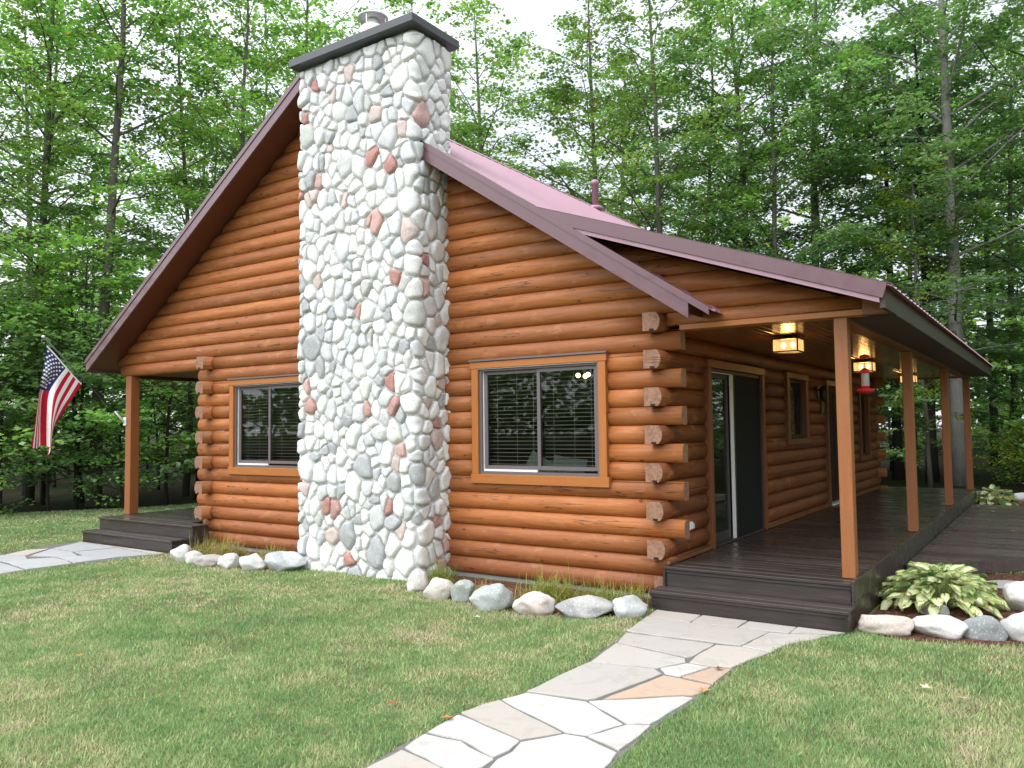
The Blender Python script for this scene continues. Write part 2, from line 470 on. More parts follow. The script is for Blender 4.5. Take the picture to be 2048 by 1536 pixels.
front = MB()
NC = 34
def gl(z): return RX - (RZ - 0.20 - z) / RS
def gr(z):
    m = RX + (RZ - 0.20 - z) / RS
    p = -1.39 + (4.33 - 0.16 - z) / 0.352
    return min(max(m, p) if z < 4.18 else m, 2.0)
for i in range(NC):
    if i <= 14:
        even = (i % 2 == 0)
        a = -W + 0.2 if (even and i > 0) else -W - (P_ if i > 1 else 0.0)
        b = -0.2 if (even and i > 0) else (P_ if i > 1 else 0.02)
        split_course(front, 'g', i, a, b, WIN)
        if i == 14:
            log_run(front, 'g', i, K(-10.70), K(-W - 0.005), 1, 1)
            log_run(front, 'g', i, K(0.005), K(2.0), 1, 1, zlo=0.28)
    else:
        z = (i + 0.5) * C
        if gr(z + C * .5) - gl(z + C * .5) < 0.2: break
        log_run(front, 'g', i, gl, gr, 0, 0)
front.build('gable_wall', [M['log_x'], M['end']], cabin)

DOORS = [(1.24, 3.30, 0.33, 2.53), (4.62, 5.68, 1.58, 2.55), (7.12, 8.28, 0.33, 2.53), (9.95, 10.85, 1.10, 2.50)]
side = MB()
for i in range(15):
    even = (i % 2 == 0)
    a = -P_ if (even and i > 1) else (0.2 if i % 2 else 0.0)
    b = LEN + P_ if even else LEN - 0.2
    split_course(side, 'r', i, a, b, DOORS, back=0.2)
for i in range(2, 15, 2):       # dark block under every tail for the shade in its drip notch
    side.box(-0.125, -0.070, -P_ - 0.003, -P_ + 0.05, i * C + 0.0005, i * C + 0.024, (0.02, 0.01, 0.01), 2)
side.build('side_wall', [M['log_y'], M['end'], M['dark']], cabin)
left = MB()
for i in range(15):
    even = (i % 2 == 0)
    a = -P_ if (even and i > 1) else (0.2 if i % 2 else 0.0)
    log_run(left, 'l', i, K(a), K(LEN + (P_ if even else -0.2)), back=0.2)
for i in range(2, 15, 2):  # dark blocks for the notch shade on this wall too
    left.box(-W + 0.070, -W + 0.125, -P_ - 0.003, -P_ + 0.05, i * C + 0.0005, i * C + 0.024, (0.02, 0.01, 0.01), 2)
left.build('far_side_wall', [M['log_l'], M['end'], M['dark']], cabin)
back = MB()
for i in range(NC):
    if i <= 14:
        even = (i % 2 == 0)
        log_run(back, 'b', i, K(-W + 0.2 if even else -W - P_), K(-0.2 if even else P_))
    else:
        z = (i + 0.5) * C
        if gr(z + C * .5) - gl(z + C * .5) < 0.2: break
        log_run(back, 'b', i, gl, lambda z: min(gr(z), 1.9), 0, 0)
back.build('back_wall', [M['log_x'], M['end']], cabin)
fd = MB()
fd.box(-W + 0.06, -0.06, 0.06, LEN - 0.06, -0.4, 0.004)
fd.build('foundation', M['found'], cabin)
fl = MB(); fl.box(-W + 0.22, -0.22, 0.18, LEN - 0.18, 0.22, 0.30); fl.box(-W + 0.22, -0.22, 0.18, LEN - 0.18, 2.86, 2.90)
fl.box(-W + 0.22, -0.22, 5.2, 5.3, 0.302, 2.858)
fl.build('interior', M['inside'], cabin)
for a, b in ((-0.12, 1.12), (3.42, 6.96), (8.42, 11.98)):
    bt = MB(); bt.box(0.0, 0.04, a, b, 0.352, 0.392, bev=0.008); bt.build('base_trim', M['casing'], cabin)

# ---- roofs
def sheet(mb, x0, x1, fz, ya, yb, pitch=0.23, rib=0.022):
    ys = []; y = ya
    while y < yb - 1e-4:
        for dy, h in ((0.0, 0.0), (0.016, rib), (0.040, rib), (0.056, 0.0)):
            if y + dy <= yb: ys.append((y + dy, h))
        for dy in (0.115, 0.155):
            if y + dy + 0.02 <= yb: ys += [(y + dy, 0.0), (y + dy + 0.008, 0.006), (y + dy + 0.016, 0.0)]
        y += pitch
    ys.append((yb, 0.0))
    v, f = [], []
    for yy, h in ys:
        v += [(x0, yy, fz(x0) + h), (x1, yy, fz(x1) + h)]
    up = x1 > x0
    for k in range(len(ys) - 1):
        q = (2 * k, 2 * k + 1, 2 * k + 3, 2 * k + 2)
        f.append(q if up else q[::-1])
    mb.add(v, f)
def prism_y(mb, poly, ya, yb, mat=0):
    n = len(poly)
    a = sum(poly[i][0] * poly[(i + 1) % n][1] - poly[(i + 1) % n][0] * poly[i][1] for i in range(n))
    if a < 0: poly = poly[::-1]
    v = [(x, ya, z) for x, z in poly] + [(x, yb, z) for x, z in poly]
    f = [tuple(range(n)), tuple(range(2 * n - 1, n - 1, -1))] + [(i, n + i, n + (i + 1) % n, (i + 1) % n) for i in range(n)]
    mb.add(v, f, mat=mat)

XL, XR = -11.06, 0.44
rf = MB()
sheet(rf, RX, XL - 0.03, top_main, Y0, Y1)
sheet(rf, RX, -1.30, top_main, 0.06, Y1)
sheet(rf, RX, XR + 0.20, top_main, Y0, 0.06)
# ridge cap
v = []
for yy in (Y0 - 0.01, Y1 + 0.01):
    v += [(RX - 0.16, yy, top_main(RX - 0.16) + 0.028), (RX, yy, RZ + 0.04), (RX + 0.16, yy, top_main(RX + 0.16) + 0.028)]
rf.add(v, [(0, 1, 4, 3), (1, 2, 5, 4), (0, 3, 5, 2)])
roof = rf.build('roof', M['panel'], cabin)
# underside, a board deck just below the metal
def slab(x0, x1, fz, ya, yb, t0, t1, mb):
    prism_y(mb, [(x0, fz(x0) - t0), (x1, fz(x1) - t0), (x1, fz(x1) - t1), (x0, fz(x0) - t1)], ya, yb)
so = MB()
slab(XL + 0.03, RX, top_main, Y0 + 0.035, Y1 - 0.03, 0.012, 0.17, so)
slab(RX + 0.002, XR - 0.03, top_main, Y0 + 0.035, 0.0, 0.012, 0.17, so)
slab(RX + 0.002, -1.2, top_main, 0.002, Y1 - 0.03, 0.012, 0.17, so)
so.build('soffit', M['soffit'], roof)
for ya, yb, flg in ((Y0, Y0 + 0.03, Y0 - 0.012), (Y1 - 0.03, Y1, Y1 + 0.012)):
    fa = MB()
    lo, hi = min(ya, flg), max(yb, flg)
    slab(XL, RX, top_main, ya, yb, -0.004, 0.205, fa)
    slab(RX + 0.001, XR, top_main, ya, yb, -0.004, 0.205, fa)
    # folded rake trim along the top edge
    slab(XL - 0.02, RX - 0.001, top_main, lo, lo + 0.012 if flg < 0 else hi, -0.030, 0.045, fa)
    slab(RX + 0.002, XR + 0.22, top_main, lo, lo + 0.012 if flg < 0 else hi, -0.030, 0.045, fa)
    slab(XL - 0.02, RX - 0.001, top_main, lo + 0.001, lo + 0.12 if flg < 0 else hi, -0.034, -0.026, fa)
    slab(RX + 0.002, XR + 0.22, top_main, lo + 0.001, lo + 0.12 if flg < 0 else hi, -0.034, -0.026, fa)
    if flg < 0: fa.box(XL - 0.012, XL + 0.02, Y0 + 0.03, Y1 - 0.03, top_main(XL) - 0.20, top_main(XL) - 0.01)
    fa.build('fascia', M['roof'], roof)
vp = MB()
vp.lathe([(0.075, -0.25), (0.075, 0.52), (0.10, 0.53), (0.105, 0.60), (0.07, 0.635)], (-5.06, 7.9, 6.80), 16)
vp.lathe([(0.20, -0.06), (0.17, 0.02), (0.09, 0.05)], (-5.06, 7.9, 6.80), 16)
vp.build('vent_pipe', M['panel'], roof)

pr_ = MB()
sheet(pr_, -1.42, 2.33, top_porch, Y0, Y1)
proof = pr_.build('porch_roof', M['panel'], cabin)
pf = MB()
for ya, yb in ((Y0 - 0.006, Y0 + 0.026),):
    prism_y(pf, [(-1.44, top_porch(-1.44) + 0.022), (-0.98, top_porch(-0.98) - 0.125), (2.25, top_porch(2.25) - 0.125), (2.29, top_porch(2.29) + 0.022)], ya, yb)
prism_y(pf, [(-0.86, top_porch(-0.86) - 0.128), (-0.80, top_porch(-0.80) - 0.172), (2.22, top_porch(2.22) - 0.172), (2.22, top_porch(2.22) - 0.128)], Y0 + 0.010, Y0 + 0.024, 1)
prism_y(pf, [(-1.44, top_porch(-1.44) + 0.026), (2.33, top_porch(2.33) + 0.026), (2.33, top_porch(2.33) + 0.019), (-1.44, top_porch(-1.44) + 0.019)], Y0 - 0.006, Y0 + 0.11)
pf.build('fascia', [M['roof'], M['panel']], proof)
pf = MB(); prism_y(pf, [(-1.44, top_porch(-1.44) + 0.022), (-0.98, top_porch(-0.98) - 0.125), (2.25, top_porch(2.25) - 0.125), (2.29, top_porch(2.29) + 0.022)], Y1 - 0.03, Y1)
pf.build('fascia', M['roof'], proof)
ps = MB()
slab(-1.1, 2.26, top_porch, Y0 + 0.028, Y1 - 0.032, 0.010, 0.13, ps)
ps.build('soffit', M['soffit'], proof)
gt = MB()
gt.box(2.22, 2.265, Y0 + 0.03, Y1 - 0.03, 2.84, 2.985)
prism_y(gt, [(1.86, 2.835), (2.26, 2.835), (2.26, 2.85), (1.86, 2.85)], 0.16, Y1 - 0.04)
gt.build('eave_board', mat_plain('dark_eave_board', (0.055, 0.040, 0.034), 0.5, 0.4, 0, 0.25, 3), proof)

# ---- porch: ceiling, beam, posts, deck
pc = MB()
x = 0.01
while x < 1.70:
    pc.box(x, min(x + 0.092, 1.70), 0.15, 12.35, 2.842, 2.862, bev=0.004); x += 0.095
pc.box(0.0, 1.72, 0.151, 12.34, 2.866, 2.88)
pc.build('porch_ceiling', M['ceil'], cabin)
pb = MB()
pb.box(1.70, 1.86, 0.155, 12.40, 2.80, 2.99, bev=0.006)
pb.box(0.16, 1.70, 12.25, 12.40, 2.82, 2.99, bev=0.006)
pb.build('porch_beam', M['beam'], cabin)
pb = MB(); pb.box(0.16, 2.02, -0.012, 0.15, 2.845, 2.902, bev=0.004)
pb.build('header_board', M['trim_h'], cabin)
pb = MB(); prism_y(pb, [(2.001, 2.845), (2.218, 2.845), (2.218, top_porch(2.218) - 0.14), (2.001, top_porch(2.001) - 0.14)], -0.03, 0.10)
pb.build('eave_return', M['beam'], cabin)
def post(x, y, z0=0.352, z1=2.80, w=0.125):
    m = MB(); m.box(-w / 2, w / 2, -w / 2, w / 2, z0, z1, bev=0.006)
    return m
mbp = post(0, 0, 0.352, 2.86)
p0 = mbp.build('porch_post', M['post'], cabin, (1.785, 0.10, 0))
for y in (4.05, 8.25, 12.25):
    m = post(0, 0, 0.352, 2.80).build('porch_post', M['post'], cabin, (1.785, y, 0))
m = post(0, 0, 0.352, 14 * C, 0.17).build('porch_post', M['post'], cabin, (-10.46, 0.10, 0))
for y in (4.1, 8.2, 12.2):
    post(0, 0, 0.352, 2.80, 0.17).build('porch_post', M['post'], cabin, (-10.46, y, 0))
lb = MB()
lb.box(-10.54, -10.38, 0.19, 12.3, 2.80, 2.99); lb.box(-10.38, -W - 0.06, 0.155, 12.3, 2.86, 2.88)
lb.build('far_porch_beam', M['soffit'], cabin)

def boards_x(mb, xa, xb, ya, yb, z, w=0.138, gap=0.006, t=0.03):
    y = ya
    while y < yb - 0.02:
        c = random.random()
        e = min(y + w, yb)
        mb.box(xa, xb, y, e, z - t, z + random.uniform(-0.0012, 0.0012), (c, c, c), bev=0.004)
        y = e + gap
DZ = 0.35
dk = MB()
boards_x(dk, -0.0, 1.85, -0.20, 0.0, DZ)
boards_x(dk, 0.045, 1.85, 0.006, 12.45, DZ)
deck = dk.build('porch_deck', M['deck'], cabin)
ds = MB()
def cb(): 
    c = random.random() * 0.6; return (c, c, c)
ds.box(0.02, 1.84, -0.175, -0.145, 0.13, 0.312, cb()); ds.box(0.0, 1.846, -0.19, -0.15, 0.285, 0.318, cb(), bev=0.004)
ds.box(1.851, 1.885, -0.205, 12.45, 0.185, 0.375, cb(), bev=0.005); ds.box(1.848, 1.878, -0.205, 12.45, -0.03, 0.182, cb(), bev=0.005)
ds.box(0.03, 1.84, -0.14, 12.4, -0.10, 0.10, (0.1, 0.1, 0.1))
ds.box(0.0, 1.84, 12.42, 12.452, -0.05, 0.318, cb())
ds.box(-0.006, 0.018, -0.20, -0.03, -0.05, 0.318, cb())
ds.build('skirt_board', M['deck'], deck)
st = MB()
boards_x(st, -0.03, 1.885, -0.50, -0.215, 0.15, 0.139)
st.box(-0.02, 1.87, -0.47, -0.44, -0.06, 0.118, cb()); st.box(-0.028, 1.88, -0.488, -0.446, 0.088, 0.12, cb(), bev=0.004)
st.box(1.852, 1.882, -0.49, -0.21, -0.06, 0.116, cb()); st.box(-0.028, 0.0, -0.44, -0.18, -0.06, 0.116, cb())
st.build('step', M['deck'], deck)
dl = MB()
boards_x(dl, -10.52, -7.78, -0.48, -0.18, DZ); boards_x(dl, -10.52, -W - 0.045, -0.174, 12.4, DZ)
fdeck = dl.build('far_porch_deck', M['deck'], cabin)
d2 = MB()
d2.box(-10.50, -7.80, -0.455, -0.425, -0.06, 0.318, cb()); d2.box(-10.50, -10.47, -0.42, 12.4, -0.06, 0.318, cb())
d2.box(-7.832, -7.80, -0.42, -0.165, -0.06, 0.318, cb()); d2.box(-10.45, -7.85, -0.42, -0.17, -0.1, 0.2, (0.05, 0.05, 0.05))
d2.build('skirt_board', M['deck'], fdeck)
d3 = MB()
boards_x(d3, -10.50, -7.86, -0.78, -0.49, 0.15)
d3.box(-10.48, -7.88, -0.755, -0.725, -0.06, 0.118, cb()); d3.box(-7.912, -7.88, -0.72, -0.47, -0.06, 0.118, cb()); d3.box(-10.48, -10.45, -0.72, -0.47, -0.06, 0.118, cb())
d3.build('step', M['deck'], fdeck)

# ---- gable windows
def gable_window(x0, x1, z0, z1, xm, flip=False):
    c = MB()
    c.box(x0 - 0.10, x0, -0.030, 0.15, z0, z1, bev=0.004); c.box(x1, x1 + 0.10, -0.030, 0.15, z0, z1, bev=0.004)
    for b_, zz in ((0.115, (z1, z1 + 0.085)), (0.125, (z0 - 0.115, z0))):
        k = len(c.m); c.box(x0 - 0.115, x1 + b_, -0.036, 0.15, zz[0], zz[1], bev=0.004)
        for q in range(k, len(c.m)): c.m[q] = 1
    win = c.build('window', [M['trim'], M['trim_h']], cabin)
    d = MB(); d.box(x0 - 0.125, x1 + 0.125, -0.055, 0.02, z1 + 0.088, z1 + 0.112, bev=0.003); d.build('drip_cap', M['frame'], win)
    f = MB()
    w = 0.035
    f.box(x0 + 0.001, x0 + w, 0.005, 0.11, z0 + 0.001, z1 - 0.001); f.box(x1 - w, x1 - 0.001, 0.005, 0.11, z0 + 0.001, z1 - 0.001)
    f.box(x0 + w, x1 - w, 0.006, 0.109, z0 + 0.001, z0 + w); f.box(x0 + w, x1 - w, 0.006, 0.109, z1 - w, z1 - 0.001)
    for a, b, yy in ((x0 + w + 0.012, xm + 0.02, 0.050), (xm - 0.025, x1 - w - 0.002, 0.030)):
        s = 0.045
        f.box(a, a + s, yy, yy + 0.03, z0 + w + 0.028, z1 - w - 0.003, bev=0.003); f.box(b - s, b, yy, yy + 0.03, z0 + w + 0.028, z1 - w - 0.003, bev=0.003)
        f.box(a + s, b - s, yy + 0.001, yy + 0.029, z0 + w + 0.028, z0 + w + 0.028 + s); f.box(a + s, b - s, yy + 0.001, yy + 0.029, z1 - w - s, z1 - w - 0.003)
    f.build('frame', M['frame'], win)
    t = MB()
    t.box(x0 + w + 0.001, x0 + w + 0.011, 0.035, 0.06, z0 + w + 0.001, z1 - w - 0.001)
    t.box(x0 + w + 0.012, xm - 0.03, 0.030, 0.06, z0 + w + 0.001, z0 + w + 0.026)
    t.box(x0 + 0.002, x1 - 0.002, -0.020, -0.004, z1 - 0.009, z1 - 0.001)
    t.build('sash_track', M['white'], win)
    g = MB()
    g.add([(x0 + w, 0.066, z0 + w), (xm, 0.066, z0 + w), (xm, 0.066, z1 - w), (x0 + w, 0.066, z1 - w)], [(0, 1, 2, 3)])
    g.add([(xm, 0.046, z0 + w), (x1 - w, 0.046, z0 + w), (x1 - w, 0.046, z1 - w), (xm, 0.046, z1 - w)], [(0, 1, 2, 3)])
    g.build('pane', M['glass'], win)
    b = MB()
    for a, e in ((x0 + 0.05, xm - 0.015), (xm + 0.015, x1 - 0.05)):
        z = z0 + 0.07
        while z < z1 - 0.06:
            tl = random.uniform(-0.002, 0.002)
            b.add([(a, 0.125, z + tl), (e, 0.125, z), (e, 0.170, z + 0.005), (a, 0.170, z + 0.005 + tl), (a, 0.1475, z + 0.007), (e, 0.1475, z + 0.007)], [(0, 1, 5, 4), (4, 5, 2, 3)])
            z += 0.0475
        for q in (0.18, 0.55, 0.85):
            xx = a + (e - a) * q
            b.box(xx - 0.0015, xx + 0.0015, 0.122, 0.1235, z0 + 0.05, z1 - 0.04)
        b.box(a, e, 0.12, 0.17, z1 - 0.055, z1 - 0.02)
    b.build('blind', M['blind'], win)
    return win
gable_window(-2.53, -0.83, 1.25, 2.565, -1.665)
gable_window(-7.39, -5.60, 1.255, 2.55, -6.58)

# ---- openings of the porch side
def side_casing(y0, y1, z0, z1, name, w=0.10, head=0.10, sill=False):
    c = MB()
    c.box(-0.12, 0.035, y0 - w, y0, z0, z1, bev=0.004); c.box(-0.12, 0.035, y1, y1 + w, z0, z1, bev=0.004)
    c.box(-0.12, 0.040, y0 - w - 0.02, y1 + w + 0.02, z1 + 0.001, z1 + head, bev=0.004)
    if sill: c.box(-0.12, 0.040, y0 - w - 0.02, y1 + w + 0.02, z0 - head, z0 - 0.001, bev=0.004)
    return c.build(name, M['casing'], cabin)
sd = side_casing(1.27, 3.27, 0.352, 2.52, 'sliding_door')
f = MB()
f.box(-0.11, 0.0, 1.271, 1.31, 0.353, 2.518); f.box(-0.11, 0.0, 3.235, 3.269, 0.353, 2.518); f.box(-0.109, -0.001, 1.311, 3.234, 2.475, 2.517); f.box(-0.109, 0.02, 1.311, 3.234, 0.353, 0.378)
f.box(-0.08, -0.04, 1.31, 1.38, 0.38, 2.474); f.box(-0.08, -0.04, 1.95, 2.02, 0.38, 2.474); f.box(-0.079, -0.041, 1.381, 1.949, 0.38, 0.50); f.box(-0.079, -0.041, 1.381, 1.949, 2.41, 2.474)
f.box(-0.035, 0.0, 2.10, 2.17, 0.38, 2.474)
f.build('frame', M['darkframe'], sd)
f = MB(); f.box(-0.035, 0.006, 2.076, 2.098, 0.379, 2.474); f.box(-0.005, 0.006, 1.312, 2.05, 2.466, 2.474); f.build('white_edge', M['white'], sd)
f = MB(); f.add([(-0.06, 1.38, 0.5), (-0.06, 1.95, 0.5), (-0.06, 1.95, 2.41), (-0.06, 1.38, 2.41)], [(0, 1, 2, 3)]); f.build('pane', M['glass'], sd)
f = MB(); f.box(-0.02, -0.014, 2.171, 3.234, 0.38, 2.474); f.build('screen', M['screen'], sd)
w3 = side_casing(4.66, 5.62, 1.60, 2.545, 'window', 0.14, 0.09, True)
f = MB(); f.box(-0.1, -0.05, 4.661, 4.71, 1.601, 2.544); f.box(-0.1, -0.05, 5.57, 5.619, 1.601, 2.544); f.box(-0.099, -0.051, 4.711, 5.569, 1.601, 1.65); f.box(-0.099, -0.051, 4.711, 5.569, 2.495, 2.544); f.build('frame', M['darkframe'], w3)
f = MB(); f.add([(-0.07, 4.7, 1.64), (-0.07, 5.58, 1.64), (-0.07, 5.58, 2.5), (-0.07, 4.7, 2.5)], [(0, 1, 2, 3)]); f.build('pane', M['glass'], w3)
ed = side_casing(7.16, 8.24, 0.352, 2.52, 'entry_door')
f = MB(); f.box(-0.08, -0.03, 7.161, 8.239, 0.40, 2.519, bev=0.004)
for za, zb in ((0.55, 1.05), (1.2, 1.7), (1.85, 2.4)):
    for ya, yb in ((7.26, 7.66), (7.76, 8.14)): f.box(-0.032, -0.022, ya, yb, za, zb, bev=0.006)
f.build('door_leaf', M['door'], ed)
f = MB(); f.box(-0.1, 0.06, 7.162, 8.238, 0.353, 0.388, bev=0.005); f.build('threshold', M['galv'], ed)
f = MB(); f.sphere((0.01, 7.25, 1.35), 0.035); f.build('handle', M['bronze'], ed)
w4 = side_casing(9.99, 10.81, 1.14, 2.46, 'window', 0.10, 0.09, True)
f = MB(); f.box(-0.1, -0.05, 9.991, 10.04, 1.141, 2.459); f.box(-0.1, -0.05, 10.76, 10.809, 1.141, 2.459); f.box(-0.099, -0.051, 10.041, 10.759, 1.141, 1.19); f.box(-0.099, -0.051, 10.041, 10.759, 2.41, 2.459); f.build('frame', M['darkframe'], w4)
f = MB(); f.add([(-0.07, 10.03, 1.18), (-0.07, 10.77, 1.18), (-0.07, 10.77, 2.42), (-0.07, 10.03, 2.42)], [(0, 1, 2, 3)]); f.build('pane', M['glass'], w4)

# ---- chimney
CH = dict(x0=-5.185, x1=-3.085, y0=-0.565, y1=0.13, r=0.06)
cx0, cx1, cy0, cy1, cr_ = CH['x0'], CH['x1'], CH['y0'], CH['y1'], CH['r']
def perim():
    segs_ = []
    def line(a, b, n): segs_.append(('L', a, b, n))
    def arc(c, a0): segs_.append(('A', c, a0, None))
    line((cx0, cy1 - cr_), (cx0, cy0 + cr_), (-1, 0)); arc((cx0 + cr_, cy0 + cr_), pi)
    line((cx0 + cr_, cy0), (cx1 - cr_, cy0), (0, -1)); arc((cx1 - cr_, cy0 + cr_), 1.5 * pi)
    line((cx1, cy0 + cr_), (cx1, cy1 - cr_), (1, 0)); arc((cx1 - cr_, cy1 - cr_), 0)
    line((cx1 - cr_, cy1), (cx0 + cr_, cy1), (0, 1)); arc((cx0 + cr_, cy1 - cr_), 0.5 * pi)
    return segs_
SEG = perim()
def seglen(s): return sqrt((s[2][0] - s[1][0]) ** 2 + (s[2][1] - s[1][1]) ** 2) if s[0] == 'L' else cr_ * pi / 2
PER = sum(seglen(s) for s in SEG)
def wrap(u):
    u %= PER
    for s in SEG:
        L = seglen(s)
        if u <= L:
            t = u / L
            if s[0] == 'L': return (s[1][0] + (s[2][0] - s[1][0]) * t, s[1][1] + (s[2][1] - s[1][1]) * t, s[3][0], s[3][1])
            a = s[2] + t * pi / 2
            return (s[1][0] + cr_ * cos(a), s[1][1] + cr_ * sin(a), cos(a), sin(a))
        u -= L
    return wrap(0)
def clip(poly, nx, ny, d):
    out = []
    for i in range(len(poly)):
        p, q = poly[i], poly[(i + 1) % len(poly)]
        a, b = p[0] * nx + p[1] * ny - d, q[0] * nx + q[1] * ny - d
        if a <= 0: out.append(p)
        if a * b < 0:
            t = a / (a - b); out.append((p[0] + (q[0] - p[0]) * t, p[1] + (q[1] - p[1]) * t))
    return out
def stone_cells(width, height, cell, rs):
    """power diagram on a strip that closes on itself; returns polygons (u,v)"""
    pts = []
    tries = 0
    AR = 1.22
    while tries < 30000 and len(pts) < 1500:
        tries += 1
        u, v = rs.uniform(0, width), rs.uniform(0, height / AR)
        r = cell * rs.choice([0.5, 0.66, 0.85, 1.0, 1.2, 1.5])
        ok = True
        for (a, b, q) in pts:
            du = abs(a - u); du = min(du, width - du)
            if du * du + (b - v) ** 2 < (0.56 * (r + q)) ** 2: ok = False; break
        if ok: pts.append((u, v, r))
    res = []
    for i, (u, v, r) in enumerate(pts):
        poly = [(u - 0.5, v - 0.5), (u + 0.5, v - 0.5), (u + 0.5, v + 0.5), (u - 0.5, v + 0.5)]
        poly = clip(poly, 0, -1, 0); poly = clip(poly, 0, 1, height / AR)
        # random elongation of the local metric
        for j, (a, b, q) in enumerate(pts):
            if i == j: continue
            for sh in (-width, 0, width):
                du, dv = a + sh - u, b - v
                d2 = du * du + dv * dv
                if d2 > 0.36: continue
                d = sqrt(d2); nx, ny = du / d, dv / d
                k = (d2 + (r * 0.55) ** 2 - (q * 0.55) ** 2) / (2 * d)
                poly = clip(poly, nx, ny, u * nx + v * ny + k)
                if not poly: break
            if not poly: break
        if poly and len(poly) >= 3: res.append([(p[0], p[1] * AR) for p in poly])
    return res
def chaikin(p, n):
    for _ in range(n):
        q = []
        for i in range(len(p)):
            a, b = p[i], p[(i + 1) % len(p)]
            q += [(a[0] * .75 + b[0] * .25, a[1] * .75 + b[1] * .25), (a[0] * .25 + b[0] * .75, a[1] * .25 + b[1] * .75)]
        p = q
    return p
def stone_colour(rs):
    k = rs.random()
    if k < 0.04: b = rs.choice([(0.44, 0.165, 0.13), (0.50, 0.24, 0.20), (0.55, 0.32, 0.28)])
    elif k < 0.075: b = (0.60, 0.48, 0.44)
    elif k < 0.15: b = (0.40, 0.41, 0.43)
    elif k < 0.19: b = (0.53, 0.545, 0.52)
    elif k < 0.44: b = (0.64, 0.65, 0.665)
    else: b = (0.81, 0.81, 0.80)
    f = rs.uniform(0.93, 1.06)
    return tuple(min(0.84, c * f) for c in b)
rs = random.Random(5)
ch = MB()
ZB, ZT = -0.12, 6.90
cells = stone_cells(PER, ZT - ZB - 0.02, 0.168, rs)
for poly in cells:
    A = 0.5 * abs(sum(poly[i][0] * poly[(i + 1) % len(poly)][1] - poly[(i + 1) % len(poly)][0] * poly[i][1] for i in range(len(poly))))
    if A < 0.002: continue
    cu = sum(p[0] for p in poly) / len(poly); cv = sum(p[1] for p in poly) / len(poly)
    size = sqrt(A)
    # warp the outline so that no two stones are alike
    dens = []
    for i in range(len(poly)):
        a, b = poly[i], poly[(i + 1) % len(poly)]
        for q in (0, 0.5): dens.append((a[0] + (b[0] - a[0]) * q, a[1] + (b[1] - a[1]) * q))
    poly = []
    for (pu, pv) in dens:
        an = 2 * pi * pu / PER
        q = Vector((cos(an) * PER / 6.283 * 4.2, sin(an) * PER / 6.283 * 4.2, pv * 4.2))
        poly.append((pu + 0.060 * noise.noise(q), min(ZT - ZB - 0.01, max(0.0, pv + 0.075 * noise.noise(q + Vector((31, 7, 3)))))))
    # shrink by the joint, twist slightly, round off
    g = 0.009 + rs.random() * 0.007
    P2 = []
    for p in poly:
        d = sqrt((p[0] - cu) ** 2 + (p[1] - cv) ** 2)
        k = max(0.3, 1 - g / max(d, 0.02)); P2.append((cu + (p[0] - cu) * k, cv + (p[1] - cv) * k))
    # drop very short edges so that corners round well
    P3 = [p for i, p in enumerate(P2) if sqrt((p[0] - P2[i - 1][0]) ** 2 + (p[1] - P2[i - 1][1]) ** 2) > 0.018]
    if len(P3) < 3: P3 = P2
    P3 = chaikin(P3, 2)
    if len(P3) > 40: P3 = P3[::2]
    n = len(P3)
    H = min(0.062, 0.020 + size * 0.19) * rs.uniform(0.75, 1.25)
    tx, ty = rs.uniform(-0.05, 0.05), rs.uniform(-0.04, 0.04)
    seed = Vector((rs.uniform(0, 99), rs.uniform(0, 99), rs.uniform(0, 99)))
    rings = [(1.0, -0.020), (0.99, 0.18), (0.955, 0.60), (0.87, 0.88), (0.70, 0.98), (0.38, 1.0)]
    v = []
    def pt(u, w, h):
        nz = noise.noise(Vector((u * 7, w * 7, 0)) + seed)
        hh = h * H if h > 0 else h
        if h > 0: hh += (nz * 0.016 + noise.noise(Vector((u * 22, w * 22, 0)) + seed) * 0.005 + tx * (u - cu) * 2 + ty * (w - cv) * 2) * h
        x, y, nx, ny = wrap(u)
        return (x + nx * hh, y + ny * hh, ZB + w)
    for sc_, h in rings:
        for p in P3: v.append(pt(cu + (p[0] - cu) * sc_, cv + (p[1] - cv) * sc_, h))
    v.append(pt(cu, cv, 1.0))
    f = []
    for k in range(len(rings) - 1):
        for i in range(n):
            j = (i + 1) % n
            f.append((k * n + i, k * n + j, (k + 1) * n + j, (k + 1) * n + i))
    k = len(rings) - 1
    for i in range(n): f.append((k * n + i, k * n + (i + 1) % n, (k + 1) * n))
    a2 = sum(P3[i][0] * P3[(i + 1) % n][1] - P3[(i + 1) % n][0] * P3[i][1] for i in range(n))
    if a2 < 0: f = [q[::-1] for q in f]
    ch.add(v, f, stone_colour(rs), 0, True)
# mortar core
v, f = [], []
NN = 96
for zz in (ZB - 0.2, ZT):
    for k in range(NN):
        x, y, nx, ny = wrap(PER * k / NN); v.append((x, y, zz))
for k in range(NN): f.append((k, (k + 1) % NN, NN + (k + 1) % NN, NN + k))
f.append(tuple(NN + k for k in range(NN)))
ch.add(v, f, (0.5, 0.5, 0.5), 1)
chim = ch.build('chimney', [M['stone'], M['mortar']], cabin)
cp = MB()
cp.box(-5.26, -2.965, -0.735, 0.22, 6.905, 7.015, bev=0.006)
cp.build('chimney_cap', M['capmetal'], chim)
fu = MB()
fu.lathe([(0.165, 0.0), (0.165, 0.34), (0.16, 0.34)], (-4.13, -0.22, 7.015), 20)
fu.lathe([(0.09, 0.34), (0.09, 0.44)], (-4.13, -0.22, 7.015), 14)
fu.lathe([(0.21, 0.47), (0.21, 0.49), (0.06, 0.57)], (-4.13, -0.22, 7.015), 20)
